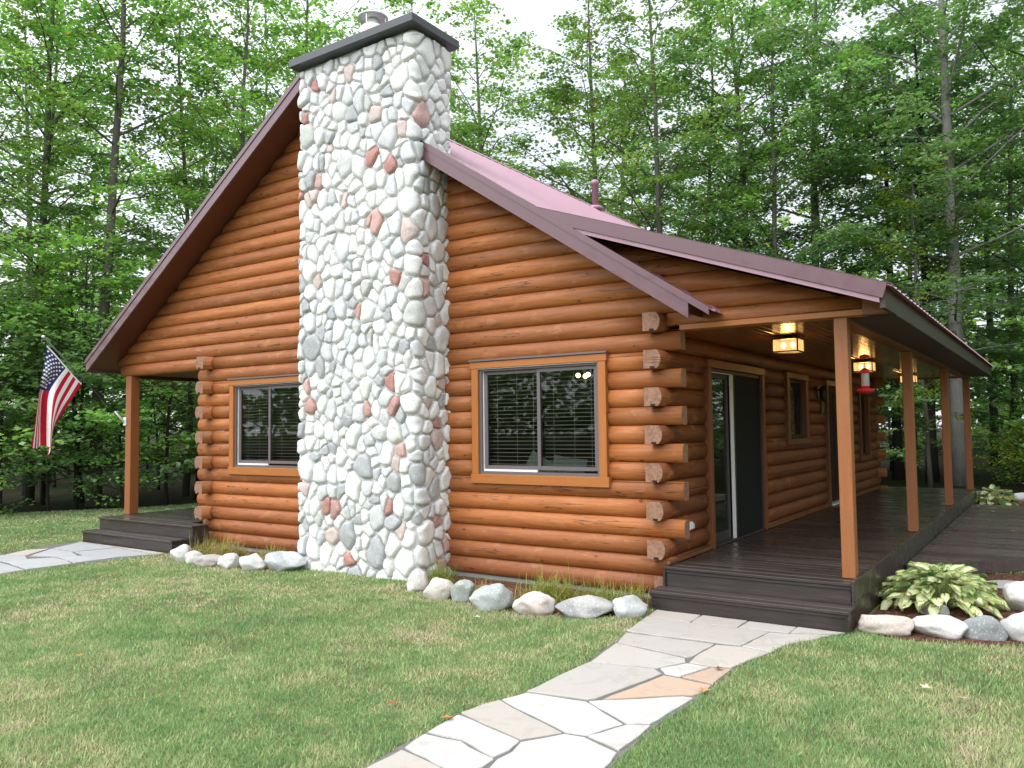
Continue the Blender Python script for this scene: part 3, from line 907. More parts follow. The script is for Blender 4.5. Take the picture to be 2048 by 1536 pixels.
for a in (0.3, 1.9, 3.4, 5.0): fu.tube([(-4.13 + 0.172 * cos(a), -0.22 + 0.172 * sin(a), 7.015), (-4.13 + 0.19 * cos(a), -0.22 + 0.19 * sin(a), 7.49)], 0.008, 6)
fu.build('flue', M['galv'], chim)

# outlet box and wall lantern fixed to the porch wall
ob = MB(); ob.box(-0.01, 0.065, 0.40, 0.50, 0.66, 0.75, bev=0.008); ob.box(0.06, 0.085, 0.41, 0.49, 0.675, 0.735, bev=0.006)
ob.build('outlet_box', M['galv'], cabin)
wl = MB(); wl.box(-0.02, 0.02, 6.44, 6.56, 2.28, 2.48, bev=0.006); wl.box(0.02, 0.06, 6.47, 6.53, 2.40, 2.44); wl.lathe([(0.02, 0.16), (0.07, 0.12), (0.06, -0.06), (0.03, -0.09)], (0.10, 6.5, 2.32), 10)
wl.build('wall_lantern', M['bronze'], cabin)
th = MB(); th.box(0.0, 0.03, 6.70, 6.84, 2.02, 2.22, bev=0.006); th.build('thermometer', mat_plain('dull_green_plate', (0.10, 0.11, 0.07), 0.6), cabin)

# ------------------------------------------------------------------ things on and in the cabin
def lantern(y, label):
    x, z = 0.93, 2.84
    e = empty('porch_lantern', (x, y, z), label, 'lantern', 'lit lanterns under the porch ceiling')
    f = MB(); a, b, h = 0.14, 0.14, 0.165
    f.box(-0.07, 0.07, -0.07, 0.07, -0.022, -0.001, bev=0.004)
    f.box(-a - 0.01, a + 0.01, -b - 0.01, b + 0.01, -0.045, -0.028)
    for sx in (-1, 1):
        for sy in (-1, 1): f.box(sx * a - 0.007, sx * a + 0.007, sy * b - 0.007, sy * b + 0.007, -0.19, -0.045)
    for sx in (-1, 1): f.box(sx * a - 0.007, sx * a + 0.007, -b + 0.007, b - 0.007, -0.19, -0.177)
    for sy in (-1, 1): f.box(-a + 0.007, a - 0.007, sy * b - 0.007, sy * b + 0.007, -0.19, -0.177)
    f.build('frame', M['bronze'], e)
    g = MB(); a -= 0.002; b -= 0.002
    c4 = [(-a, -b), (a, -b), (a, b), (-a, b)]
    for i in range(4):
        p, q = c4[i], c4[(i + 1) % 4]
        g.add([(p[0], p[1], -0.178), (q[0], q[1], -0.178), (q[0], q[1], -0.046), (p[0], p[1], -0.046)], [(0, 1, 2, 3)])
    g.build('glass', M['lampglass'], e)
    for sx in (-0.055, 0.055):
        u = MB(); u.sphere((sx, 0, -0.105), 0.026, sq=(1, 1, 1.4)); u.build('bulb', M['bulb'], e)
    L = bpy.data.lights.new('lantern_light', 'POINT'); L.energy = 5.0; L.color = (1.0, 0.60, 0.26); L.shadow_soft_size = 0.05
    lo = bpy.data.objects.new('lantern_light', L); lo.location = (0, 0, -0.12); COL.objects.link(lo); lo.parent = e
lantern(1.35, 'lit square glass lantern on the porch ceiling nearest the steps')
lantern(5.70, 'lit square glass lantern on the porch ceiling above the red hummingbird feeder')
lantern(10.2, 'lit lantern farthest back on the porch ceiling, half behind the second post')

e = empty('hummingbird_feeder', (1.70, 1.60, 2.17), 'red and clear hummingbird feeder hanging under the porch beam behind the first post', 'bird feeder')
f = MB(); f.lathe([(0.03, -0.01), (0.075, 0.0), (0.098, 0.022), (0.092, 0.034), (0.05, 0.045), (0.045, 0.07)], (0, 0, 0), 24)
for k in range(4):
    f.sphere((0.075 * cos(k * pi / 2 + .4), 0.075 * sin(k * pi / 2 + .4), 0.036), 0.014, sq=(1, 1, .6))
f.build('feeding_base', M['red'], e)
f = MB(); f.lathe([(0.041, 0.06), (0.043, 0.08), (0.043, 0.21), (0.038, 0.225)], (0, 0, 0), 20); f.build('reservoir', mat_plain('cloudy_plastic', (0.42, 0.36, 0.34), 0.25, 0.5), e)
f = MB(); f.lathe([(0.046, 0.215), (0.048, 0.245), (0.034, 0.262), (0.010, 0.275)], (0, 0, 0), 20); f.build('cap', M['red'], e)
f = MB(); f.lathe([(0.055, 0.385), (0.055, 0.415), (0.02, 0.43)], (0, 0, 0), 16); f.build('ant_guard', M['red'], e)
f = MB(); f.tube([(0, 0, 0.27), (0, 0, 0.39)], 0.003, 6); f.tube([(0, 0, 0.42), (0.004, 0, 0.64)], 0.003, 6); f.build('hanger', M['bronze'], e)

# flag on its pole: the pole slants out of a bracket on the front of the far porch post
e = empty('flag_on_pole', (-10.50, 0.0, 2.0), 'stars and stripes hanging from a slanted dark pole on the left porch post', 'flag')
f = MB(); f.tube([(-0.04, -0.06, 0.05), (-0.09, -1.40, 1.43)], [0.013, 0.011], 8, col=(0.2, 0.2, 0.2)); f.build('pole', M['capmetal'], e)
f = MB(); f.sphere((-0.092, -1.42, 1.45), 0.026); f.build('finial', M['white'], e)
f = MB(); f.box(-0.075, 0.005, -0.012, 0.015, -0.05, 0.10, bev=0.006); f.tube([(-0.035, -0.005, 0.005), (-0.050, -0.19, 0.20)], 0.022, 10); f.build('bracket', M['white'], e)
# cloth: rows s along the hoist (0 at the tip), columns t along the fly; control curves in the y-z plane of the pole
cur = [  # (s, [(t, y, z, x)])
    (0.00, [(0, -1.37, 3.31, -.01), (.22, -1.43, 2.92, .02), (.42, -1.48, 2.53, .00), (.68, -1.54, 2.12, .03), (1, -1.60, 1.60, .02)]),
    (0.25, [(0, -1.22, 3.15, .00), (.22, -1.36, 2.86, .07), (.42, -1.43, 2.53, -.06), (.68, -1.46, 2.13, -.05), (1, -1.49, 1.57, -.04)]),
    (0.50, [(0, -1.08, 2.98, .02), (.22, -1.25, 2.76, .03), (.42, -1.36, 2.52, -.09), (.68, -1.375, 2.14, -.13), (1, -1.37, 1.62, -.12)]),
    (0.56, [(0, -1.04, 2.94, .02), (.22, -1.20, 2.73, .06), (.42, -1.31, 2.50, .06), (.68, -1.345, 2.13, .07), (1, -1.34, 1.60, .06)]),
    (0.78, [(0, -0.91, 2.81, .00), (.22, -1.06, 2.57, .04), (.42, -1.20, 2.33, .09), (.68, -1.29, 2.03, .11), (1, -1.33, 1.53, .10)]),
    (1.00, [(0, -0.77, 2.68, -.01), (.22, -0.94, 2.43, .03), (.42, -1.12, 2.17, .06), (.68, -1.27, 1.90, .08), (1, -1.36, 1.44, .05)])]
def cubic(xs, ys, x):
    n = len(xs)
    i = max(0, min(n - 2, sum(1 for q in xs if q <= x) - 1))
    def slope(k):
        if k == 0: return (ys[1] - ys[0]) / (xs[1] - xs[0])
        if k == n - 1: return (ys[-1] - ys[-2]) / (xs[-1] - xs[-2])
        return (ys[k + 1] - ys[k - 1]) / (xs[k + 1] - xs[k - 1])
    h = xs[i + 1] - xs[i]; t = (x - xs[i]) / h
    return ((2 * t**3 - 3 * t**2 + 1) * ys[i] + (t**3 - 2 * t**2 + t) * h * slope(i) + (-2 * t**3 + 3 * t**2) * ys[i + 1] + (t**3 - t**2) * h * slope(i + 1))
def cloth(s, t):
    ss = [c[0] for c in cur]
    out = []
    for q in (3, 1, 2):
        ys = [cubic([p[0] for p in c[1]], [p[q] for p in c[1]], t) for c in cur]
        out.append(cubic(ss, ys, s))
    return Vector((out[0] - 0.06, out[1], out[2] - 2.0))
f = MB()
NS, NT_ = 52, 60
v = [cloth(i / NS, j / NT_) for i in range(NS + 1) for j in range(NT_ + 1)]
for i in range(NS):
    for j in range(NT_): pass
faces = [(i * (NT_ + 1) + j, (i + 1) * (NT_ + 1) + j, (i + 1) * (NT_ + 1) + j + 1, i * (NT_ + 1) + j + 1) for i in range(NS) for j in range(NT_)]
f.add(v, faces, smooth=True)
for k in range(len(faces)):
    i, j = divmod(k, NT_)
    stripe = i // 4
    f.m[k] = 2 if (stripe < 7 and j < 0.40 * NT_) else (0 if stripe % 2 == 0 else 1)
    if j == 0: f.m[k] = 1
fl_ = f.build('flag', [M['cloth_r'], M['cloth_w'], M['cloth_b']], e)
f = MB()
def star(s, t):
    c = cloth(s, t); a = cloth(s, t + 0.01) - cloth(s, t - 0.01); b = cloth(s + 0.01, t) - cloth(s - 0.01, t)
    n = a.cross(b).normalized(); a.normalize(); b = n.cross(a)
    for sg in (1, -1):
        v = [c + n * 0.004 * sg]
        for k in range(10):
            r = 0.026 if k % 2 == 0 else 0.011
            th = 2 * pi * k / 10
            v.append(c + (a * cos(th) + b * sin(th)) * r + n * 0.004 * sg)
        f.add(v, [(0, 1 + k, 1 + (k + 1) % 10) for k in range(10)])
for r in range(9):
    for q in range(6 if r % 2 == 0 else 5):
        star((r + 1) / 10 * 7 / 13, ((2 * q + 1 + (r % 2)) / 12) * 0.385 + 0.012)
f.build('stars', M['cloth_w'], fl_)

# seen dimly through the right gable window
e = empty('sofa', (-1.9, 0.85, 0.30), 'dark sofa seen dimly behind the right gable window', 'sofa')
f = MB(); f.box(-0.95, 0.95, -0.35, 0.45, 0.0, 0.45, bev=0.04); f.build('seat', M['sofa'], e)
f = MB(); f.box(-0.95, 0.95, -0.45, -0.25, 0.1, 0.88, bev=0.06); f.build('backrest', M['sofa'], e)
for sx in (-1, 1):
    f = MB(); f.box(min(sx * 0.95, sx * 1.15), max(sx * 0.95, sx * 1.15), -0.42, 0.45, 0.0, 0.62, bev=0.05); f.build('armrest', M['sofa'], e)
def cushion(x, rot, label):
    o = empty('cushion', (x, 0.52, 1.22), label, 'cushion'); f = MB()
    v, fc = [], []
    for sg in (-1, 1):
        b = len(v)
        for i in range(9):
            for j in range(9):
                p, q = i / 4 - 1, j / 4 - 1
                t = 0.09 * max(0.0, (1 - p**4) * (1 - q**4)) ** 0.6
                k = 1 - 0.06 * (1 - abs(p)) * abs(q) ** 2 - 0.06 * (1 - abs(q)) * abs(p) ** 2
                v.append((p * 0.24 * k, sg * t, q * 0.24 * k))
        for i in range(8):
            for j in range(8):
                q = (b + i * 9 + j, b + (i + 1) * 9 + j, b + (i + 1) * 9 + j + 1, b + i * 9 + j + 1)
                fc.append(q if sg < 0 else q[::-1])
    f.add(v, fc, smooth=True); f.build('cover', M['pillow'], o); o.rotation_euler = (-0.3, rot, 0)
cushion(-2.00, 0.45, 'pale cushion tilted on the sofa behind the left pane of the right window')
cushion(-1.58, 0.12, 'pale cushion behind the centre bar of the right gable window')
e = empty('chandelier', (-2.14, 2.2, 2.857), 'small lit chandelier glimpsed at the top right of the right gable window', 'chandelier')
f = MB(); f.tube([(0, 0, 0), (0, 0, -0.34)], 0.012, 8)
for k in range(5):
    a = k * 2 * pi / 5
    f.tube([(0, 0, -0.31), (0.1 * cos(a), 0.1 * sin(a), -0.41), (0.18 * cos(a), 0.18 * sin(a), -0.33)], 0.008, 6)
f.build('arm_frame', M['bronze'], e)
for k in range(5):
    a = k * 2 * pi / 5
    f = MB(); f.sphere((0.18 * cos(a), 0.18 * sin(a), -0.285), 0.035); f.build('bulb', M['bulb_in'], e)
# ------------------------------------------------------------------ ground, lawn, path, beds
def flat(name, poly, z, mat, label=None, kind='structure'):
    me = bpy.data.meshes.new(name)
    me.from_pydata([(x, y, z) for x, y in poly], [], [tuple(range(len(poly)))])
    if me.polygons[0].normal.z < 0: me.flip_normals()
    me.materials.append(mat); o = obj(name, me); o['kind'] = kind
    return o
LAWN = [(-22, -14), (-18.2, -1.5), (-17.0, 1.2), (-15.6, 3.5), (-14.4, 8), (-13.4, 13.4), (4.2, 13.4), (9, 9), (14, 2), (16, -14)]
PATH_L = [(0.02, -0.44), (0.04, -0.64), (0.18, -1.49), (0.33, -2.45), (0.31, -3.29), (0.19, -3.9), (0.22, -4.51), (0.26, -4.9), (0.25, -6.2), (0.2, -9.5)]
PATH_R = [(1.87, -0.44), (1.76, -0.56), (1.50, -1.15), (1.38, -1.87), (1.37, -2.48), (1.39, -2.86), (1.35, -3.35), (1.38, -3.9), (1.42, -4.5), (1.5, -6.2), (1.55, -9.5)]
PATH = PATH_L + PATH_R[::-1]
LPATH = [(-10.58, -0.62), (-7.98, -0.80), (-8.02, -1.26), (-8.21, -2.16), (-8.22, -3.05), (-8.6, -4.2), (-10.9, -4.0), (-10.1, -2.6), (-10.28, -1.75), (-10.6, -1.2)]
BED_R = [(1.90, -0.30), (2.3, -0.42), (2.95, -0.28), (3.35, 0.05), (3.4, 1.4), (3.6, 4.2), (1.90, 2.7)]
BED_A = [(-2.98, -0.02), (-2.95, -0.95), (-2.3, -1.12), (-1.45, -1.28), (-0.9, -1.25), (-0.2, -0.98), (-0.04, -0.55), (-0.04, -0.02)]
BED_B = [(-7.75, -0.2), (-7.35, -1.0), (-6.5, -1.12), (-5.5, -1.1), (-5.3, -0.7), (-5.25, -0.02), (-7.7, -0.02)]
BED_C = [(1.4, 12.6), (3.4, 12.2), (3.9, 14.0), (3.0, 15.8), (1.4, 16.2)]

t = NT('woodland_floor'); v = t.coords()
n1 = t.noise(v, 0.35, 5); n2 = t.noise(v, 9, 5, 0.7)
c = t.ramp(n2, [(0.3, (0.010, 0.008, 0.005)), (0.55, (0.024, 0.017, 0.010)), (0.75, (0.055, 0.037, 0.020))])
c = t.mix(t.math('MULTIPLY', t.math('GREATER_THAN', n1, 0.53), 0.75), c, (0.014, 0.028, 0.008))
M['floor'] = t.done(t.bsdf(c, 0.95, 0.1, 0, n2, 0.5, 0.03))
t = NT('lawn_soil'); v = t.coords()
n1 = t.noise(v, 0.9, 5, 0.6); n2 = t.noise(v, 40, 4, 0.7)
c = t.mix(n2, (0.11, 0.145, 0.050), (0.20, 0.235, 0.095))
c = t.mix(t.ramp(n1, [(0.45, (0, 0, 0)), (0.62, (1, 1, 1))]), c, (0.130, 0.112, 0.055))
M['soil'] = t.done(t.bsdf(c, 0.95, 0.1, 0, n2, 0.6, 0.02))
t = NT('bark_mulch'); v = t.coords((1, 1, 1))
vo = t.n('ShaderNodeTexVoronoi'); vo.inputs['Scale'].default_value = 38; t.l(t.coords((1, 2.2, 1)), vo.inputs['Vector'])
n2 = t.noise(v, 30, 4, 0.7)
c = t.ramp(t.sep(vo.outputs['Color'])[0], [(0.0, (0.030, 0.012, 0.008)), (0.45, (0.105, 0.042, 0.026)), (0.8, (0.19, 0.085, 0.052)), (1.0, (0.27, 0.15, 0.10))])
M['mulch'] = t.done(t.bsdf(c, 0.9, 0.2, 0, vo.outputs['Distance'], 0.9, 0.02))
t = NT('path_joint_grit'); v = t.coords(); n2 = t.noise(v, 60, 4, 0.7)
M['joint'] = t.done(t.bsdf(t.mix(n2, (0.10, 0.098, 0.092), (0.22, 0.21, 0.195)), 0.95, 0.15, 0, n2, 0.5, 0.006))

flat('ground', [(-260, -200), (260, -200), (260, 320), (-260, 320)], GZ - 0.012, M['floor'])
flat('lawn', LAWN, GZ, M['soil'])
path = flat('path', PATH, GZ + 0.004, M['joint'])
lpath = flat('side_path', LPATH, GZ + 0.004, M['joint'])
for nm, b in (('garden_bed', BED_R), ('garden_bed', BED_A), ('garden_bed', BED_B), ('garden_bed', BED_C)):
    flat(nm, b, GZ + 0.009, M['mulch'])

def mat_flag(name):
    t = NT(name); a = t.attr().outputs['Color']; v = t.coords()
    n1 = t.noise(v, 2.3, 6, 0.6, 0.4); n2 = t.noise(v, 45, 4, 0.7); n3 = t.noise(v, 7, 5, 0.6)
    c = t.mix(t.math('MULTIPLY', t.math('SUBTRACT', n1, 0.3), 0.9), a, (0.43, 0.385, 0.33))
    c = t.mix(t.math('MULTIPLY', t.math('GREATER_THAN', n3, 0.60), 0.35), c, (0.36, 0.35, 0.35))
    c = t.mix(t.math('MULTIPLY', n2, 0.30), c, (0.26, 0.25, 0.24))
    n4 = t.noise(v, 3.1, 6, 0.7, 1.2); c = t.mix(t.math('MULTIPLY', t.math('GREATER_THAN', n4, 0.58), 0.30), c, (0.30, 0.28, 0.25))
    return t.done(t.bsdf(c, 0.72, 0.35, 0, t.math('ADD', n2, n3), 0.35, 0.006))
M['flagstone'] = mat_flag('flagstone')
G_ = (0.46, 0.435, 0.405); Wt = (0.545, 0.54, 0.52); Or = (0.50, 0.33, 0.225); Bl = (0.40, 0.42, 0.45); Bg = (0.47, 0.43, 0.385)  # Wt: pale slabs, glare on the nearer ones put in the colour
STONES = [(G_, [(0.15,-1.40),(0.15,-1.26),(0.08,-0.81),(0.54,-0.84),(0.98,-0.81),(1.27,-0.80),(1.20,-1.37),(0.24,-1.43)]),
 (G_, [(1.28,-0.81),(1.44,-0.77),(1.76,-0.62),(1.51,-1.17),(1.47,-1.42),(1.22,-1.38)]),
 (Bg, [(0.05,-0.50),(0.51,-0.49),(0.53,-0.81),(0.08,-0.77)]), (Bg, [(0.53,-0.49),(0.97,-0.49),(0.97,-0.78),(0.54,-0.81)]), (G_, [(0.99,-0.49),(1.42,-0.49),(1.43,-0.73),(0.98,-0.78)]), (G_, [(1.44,-0.49),(1.84,-0.49),(1.77,-0.59),(1.44,-0.74)]),
 (G_, [(0.19,-1.48),(1.00,-1.44),(0.98,-1.88),(0.95,-1.93),(0.28,-1.81)]),
 (G_, [(0.28,-1.85),(0.95,-1.97),(1.00,-2.07),(0.87,-2.32),(0.36,-2.44),(0.32,-2.15)]),
 (Bg, [(1.02,-1.46),(1.22,-1.42),(1.47,-1.47),(1.40,-1.75),(1.35,-2.01),(1.21,-2.07),(1.03,-2.06),(1.00,-1.90)]),
 (Wt, [(0.90,-2.32),(1.02,-2.10),(1.20,-2.10),(1.10,-2.42),(0.98,-2.42)]), (Or, [(1.225,-2.11),(1.36,-2.06),(1.36,-2.46),(1.125,-2.43)]),
 (G_, [(0.35,-2.46),(0.87,-2.36),(0.96,-2.44),(0.81,-3.19),(0.77,-3.24),(0.33,-3.31),(0.33,-2.88)]),
 (Or, [(0.99,-2.46),(1.36,-2.50),(1.38,-2.66),(1.34,-2.77),(1.28,-2.80),(0.85,-3.18)]),
 (Wt, [(0.80,-3.27),(0.85,-3.22),(1.29,-2.84),(1.36,-2.82),(1.35,-3.00),(1.32,-3.42),(1.19,-3.49)]),
 (Wt, [(0.34,-3.34),(0.78,-3.28),(1.17,-3.52),(1.07,-3.80),(0.94,-3.82),(0.42,-3.61),(0.27,-3.54)]),
 (Wt, [(1.20,-3.52),(1.33,-3.45),(1.34,-3.64),(1.34,-3.89),(1.09,-3.81)]),
 (Bg, [(0.27,-3.57),(0.43,-3.65),(0.93,-3.85),(0.78,-4.07),(0.32,-3.94),(0.20,-3.90),(0.22,-3.70)]),
 (Wt, [(0.21,-3.95),(0.33,-3.97),(0.78,-4.10),(0.81,-4.23),(0.79,-4.36),(0.48,-4.26),(0.23,-4.27)]),
 (Wt, [(0.23,-4.31),(0.49,-4.29),(0.80,-4.39),(0.81,-4.49),(0.78,-4.66),(0.27,-4.53)]),
 (Wt, [(0.95,-3.85),(1.08,-3.83),(1.34,-3.93),(1.38,-4.08),(1.40,-4.5),(0.88,-4.62),(0.83,-4.39),(0.84,-4.25),(0.80,-4.10)]),
 (Bg, [(0.28,-4.57),(0.62,-4.63),(0.82,-4.70),(0.84,-5.2),(0.29,-5.1)]),
 (G_, [(0.88,-4.66),(1.42,-4.54),(1.44,-5.3),(0.88,-5.22)]), (Wt, [(0.29,-5.14),(0.84,-5.24),(0.80,-6.1),(0.27,-6.0)]), (Bg, [(0.88,-5.26),(1.44,-5.34),(1.48,-6.2),(0.84,-6.1)])]
LSTONES = [(Bl, [(-10.40,-0.86),(-9.26,-0.86),(-9.41,-1.44),(-10.08,-1.44)]), (Bg, [(-10.54,-0.80),(-7.98,-0.82),(-8.06,-0.95),(-9.24,-0.83)]),
 (Bl, [(-9.35,-1.47),(-9.17,-0.89),(-8.03,-0.99),(-8.24,-1.33),(-8.89,-1.58)]), (Bl, [(-10.05,-1.48),(-9.40,-1.49),(-8.97,-1.64),(-9.60,-2.00),(-9.86,-1.70)]),
 (Bg, [(-10.28,-1.75),(-10.10,-1.50),(-9.92,-1.72),(-9.69,-2.00),(-10.0,-2.2)]), (Bl, [(-9.57,-2.04),(-8.89,-1.66),(-8.24,-1.39),(-8.29,-2.03),(-8.62,-1.96),(-9.06,-1.88)]),
 (Bl, [(-10.02,-2.24),(-9.66,-2.06),(-9.28,-2.21),(-9.38,-2.50),(-9.95,-2.6)]), (Bl, [(-9.22,-2.20),(-9.02,-1.94),(-8.56,-1.99),(-8.27,-2.08),(-8.31,-2.66),(-8.85,-2.59),(-9.09,-2.53),(-9.33,-2.53)]),
 (Bl, [(-9.9,-2.65),(-9.25,-2.59),(-8.87,-2.63),(-8.30,-2.71),(-8.24,-3.05),(-8.5,-3.8),(-9.9,-3.6)])]
def flagstone(poly, colr, parent):
    cx = sum(p[0] for p in poly) / len(poly); cy = sum(p[1] for p in poly) / len(poly)
    # roughen the outline a little
    out = []
    n = len(poly)
    for i in range(n):
        a, b = poly[i], poly[(i + 1) % n]
        L = sqrt((b[0] - a[0]) ** 2 + (b[1] - a[1]) ** 2); m = max(1, int(L / 0.10))
        for k in range(m):
            f = k / m; j = 0.006
            out.append((a[0] + (b[0] - a[0]) * f + random.uniform(-j, j), a[1] + (b[1] - a[1]) * f + random.uniform(-j, j)))
    ar = sum(out[i][0] * out[(i + 1) % len(out)][1] - out[(i + 1) % len(out)][0] * out[i][1] for i in range(len(out)))
    if ar < 0: out = out[::-1]
    g = lambda k: [(cx + (x - cx) * k, cy + (y - cy) * k) for x, y in out]
    n = len(out); v = []
    zt = GZ + 0.016 + random.uniform(-0.002, 0.003)
    for pts, z in ((g(1.0), GZ + 0.0045), (g(1.0), zt - 0.004), (g(0.985), zt)): v += [(x, y, z) for x, y in pts]
    f = [(i + r * n, (i + 1) % n + r * n, (i + 1) % n + (r + 1) * n, i + (r + 1) * n) for r in (0, 1) for i in range(n)]
    f.append(tuple(range(2 * n, 3 * n)))
    k = random.uniform(0.90, 1.08)
    m = MB(); m.add(v, f, tuple(c * k for c in colr)); return m.build('flagstone', M['flagstone'], parent)
for c_, p in STONES: flagstone(p, c_, path)
for c_, p in LSTONES: flagstone(p, c_, lpath)

# the low deck on the right
e = empty('low_deck', (1.9, 2.7, GZ), 'low dark brown board deck joining the porch on the right, damp and strewn with leaves', 'deck')
f = MB()
y = 2.62
while y < 11.3:
    w = 0.139
    def xr(yy): return min(6.2, 1.89 + max(0, (yy - 2.60)) * 0.93)
    a = 1.889
    c = random.random()
    z = 0.12 + random.uniform(-0.002, 0.002)
    e1 = y + w
    xa, xb = xr(y), xr(e1)
    cut = lambda yy: 6.2
    if xb - a > 0.05:
        p = [(a, y), (max(xa, a + 0.02), y), (max(xb, a + 0.03), e1), (a, e1)]
        f.hexa([(q[0] - 1.9, q[1] - 2.7, z - 0.03 - GZ) for q in p] + [(q[0] - 1.9, q[1] - 2.7, z - GZ) for q in p], (c, c, c))
    y += w + 0.006
f.build('deck_boards', M['deck2'], e)
f = MB()
a, b = Vector((1.89, 2.58, 0)), Vector((6.3, 7.32, 0)); n_ = Vector((b.y - a.y, a.x - b.x, 0)).normalized() * 0.03
for z0, z1 in ((-0.03, 0.125),):
    p = [a, a + n_, b + n_, b]
    f.hexa([(q.x - 1.9, q.y - 2.7, z0 - GZ) for q in p] + [(q.x - 1.9, q.y - 2.7, z1 - GZ) for q in p], (0.35, 0.35, 0.35))
f.build('skirt_board', M['deck2'], e)

# ------------------------------------------------------------------ boulders
def boulder(name, x, y, w, h, colr, label, group=None, dep=None, rot=0.0, planes=7, seed=0, tilt=0.0, cat='rock', flatness=0.75, z=GZ, two=None):
    r = random.Random(seed + 100)
    bm = bmesh.new(); bmesh.ops.create_icosphere(bm, subdivisions=4, radius=1)
    pl = []
    for _ in range(planes + 3):
        n = Vector((r.gauss(0, 1), r.gauss(0, 1), r.gauss(0, 0.8))).normalized(); pl.append((n, r.uniform(0.58, 0.84)))
    off = Vector((r.uniform(0, 50), r.uniform(0, 50), r.uniform(0, 50)))
    cols = []
    for p in bm.verts:
        q = p.co.copy()
        for n, d in pl:
            k = q.dot(n) - d
            if k > 0: q -= n * k * flatness
        nz = noise.noise(p.co * 1.5 + off) * 0.15 + noise.noise(p.co * 4.0 + off) * 0.05 + noise.noise(p.co * 10 + off) * 0.018
        q *= 1 + nz
        p.co = q
    ex = [max(p.co[i] for p in bm.verts) - min(p.co[i] for p in bm.verts) for i in range(3)]
    dep = dep or w * 0.75
    H = h * 1.25
    for p in bm.verts: p.co = Vector((p.co.x * w / ex[0], p.co.y * dep / ex[1], p.co.z * H / ex[2]))
    zmin = min(p.co.z for p in bm.verts)
    bm.verts.index_update()
    m = MB()
    for p in bm.verts:
        c = colr
        if two: 
            k = noise.noise(p.co * 5 + off)
            if k > two[1]: c = two[0]
        cols.append(c)
    m.add([(p.co.x, p.co.y, p.co.z - zmin - 0.25 * h) for p in bm.verts], [[q.index for q in f.verts] for f in bm.faces], cols, 0, True)
    bm.free()
    o = m.build(name, M['rock'])
    o.location = (x, y, z); o.rotation_euler = (tilt, 0, rot)
    return tag(o, label, cat, group)
YAW = 0.598
GA, GB, GC_ = 'rocks edging the bed left of the chimney', 'rocks edging the bed right of the chimney', 'rocks edging the mulch bed right of the steps'
wh = (0.62, 0.61, 0.58); cream = (0.58, 0.52, 0.46); gg = (0.31, 0.345, 0.325); dk_ = (0.17, 0.185, 0.18); pk = (0.58, 0.47, 0.43); gy = (0.40, 0.40, 0.40)
boulder('rock', -7.11, -1.10, 0.30, 0.24, wh, 'white rounded rock at the left end of the bed beside the far porch steps', GA, rot=YAW, seed=1, planes=2)
boulder('rock', -6.72, -1.16, 0.28, 0.19, wh, 'small white rock tucked behind the grey-faced flat rock left of the chimney', GA, rot=YAW, seed=2, planes=3)
boulder('rock', -6.44, -1.12, 0.44, 0.16, (0.42, 0.37, 0.35), 'flat rock with a brown-grey face, third from left, left of the chimney', GA, rot=YAW, seed=3, planes=6)
boulder('rock', -5.97, -1.12, 0.31, 0.21, (0.55, 0.56, 0.53), 'pale grey-green round rock in the middle of the row left of the chimney', GA, rot=YAW, seed=4, planes=3)
boulder('rock', -5.57, -1.06, 0.36, 0.22, (0.64, 0.63, 0.60), 'white squarish rock next to the largest bluish rock left of the chimney', GA, rot=YAW, seed=5, planes=5)
boulder('rock', -5.20, -0.84, 0.56, 0.25, (0.50, 0.53, 0.54), 'largest bluish white rock touching the left foot of the chimney', GA, rot=YAW, seed=6, planes=6, dep=0.4, two=((0.33, 0.36, 0.37), 0.1))
boulder('rock', -2.74, -0.96, 0.26, 0.25, (0.66, 0.63, 0.60), 'white speckled rock leaning on the right foot of the chimney', GB, rot=YAW, seed=7, planes=3)
boulder('rock', -2.27, -1.13, 0.36, 0.22, cream, 'cream coarse-grained rock beside the dark slab, second from the chimney', GB, rot=YAW, seed=8, planes=4)
boulder('rock', -1.92, -1.15, 0.27, 0.24, gg, 'dark green-grey angular slab standing between the cream rock and the big green-grey one', GB, rot=YAW - 0.4, seed=9, planes=9, flatness=0.95, dep=0.2)
boulder('rock', -1.45, -1.27, 0.46, 0.26, (0.36, 0.395, 0.38), 'big smooth green-grey rock with pale scratches right of the chimney', GB, rot=YAW, seed=10, planes=4, two=((0.52, 0.53, 0.50), 0.32))
boulder('rock', -0.96, -1.25, 0.44, 0.22, pk, 'pinkish white domed rock in front of the yellow grass tuft', GB, rot=YAW, seed=11, planes=3, two=((0.64, 0.60, 0.57), 0.0))
boulder('rock', -0.48, -1.05, 0.64, 0.20, (0.43, 0.42, 0.41), 'long grey rock with a dark flat middle under the yellow grass tuft', GB, rot=YAW + 0.1, seed=12, planes=7, dep=0.34, two=((0.26, 0.255, 0.26), 0.08))
boulder('rock', -0.10, -0.80, 0.40, 0.18, (0.47, 0.50, 0.50), 'light grey pointed rock next to the corner of the porch steps', GB, rot=YAW + 0.5, seed=13, planes=7, flatness=0.9)
boulder('rock', 2.14, -0.24, 0.46, 0.17, (0.55, 0.46, 0.40), 'long beige rock nearest the right end of the porch steps', GC_, rot=0.1, seed=14, planes=5, dep=0.26)
boulder('rock', 2.55, -0.12, 0.49, 0.19, (0.64, 0.635, 0.62), 'white oval rock between the beige and the dark rock at the mulch bed', GC_, rot=0.12, seed=15, planes=3, dep=0.30)
boulder('rock', 2.88, -0.04, 0.36, 0.21, (0.20, 0.225, 0.23), 'dark grey domed slab on edge at the front of the mulch bed', GC_, rot=0.2, seed=16, planes=2, dep=0.16)
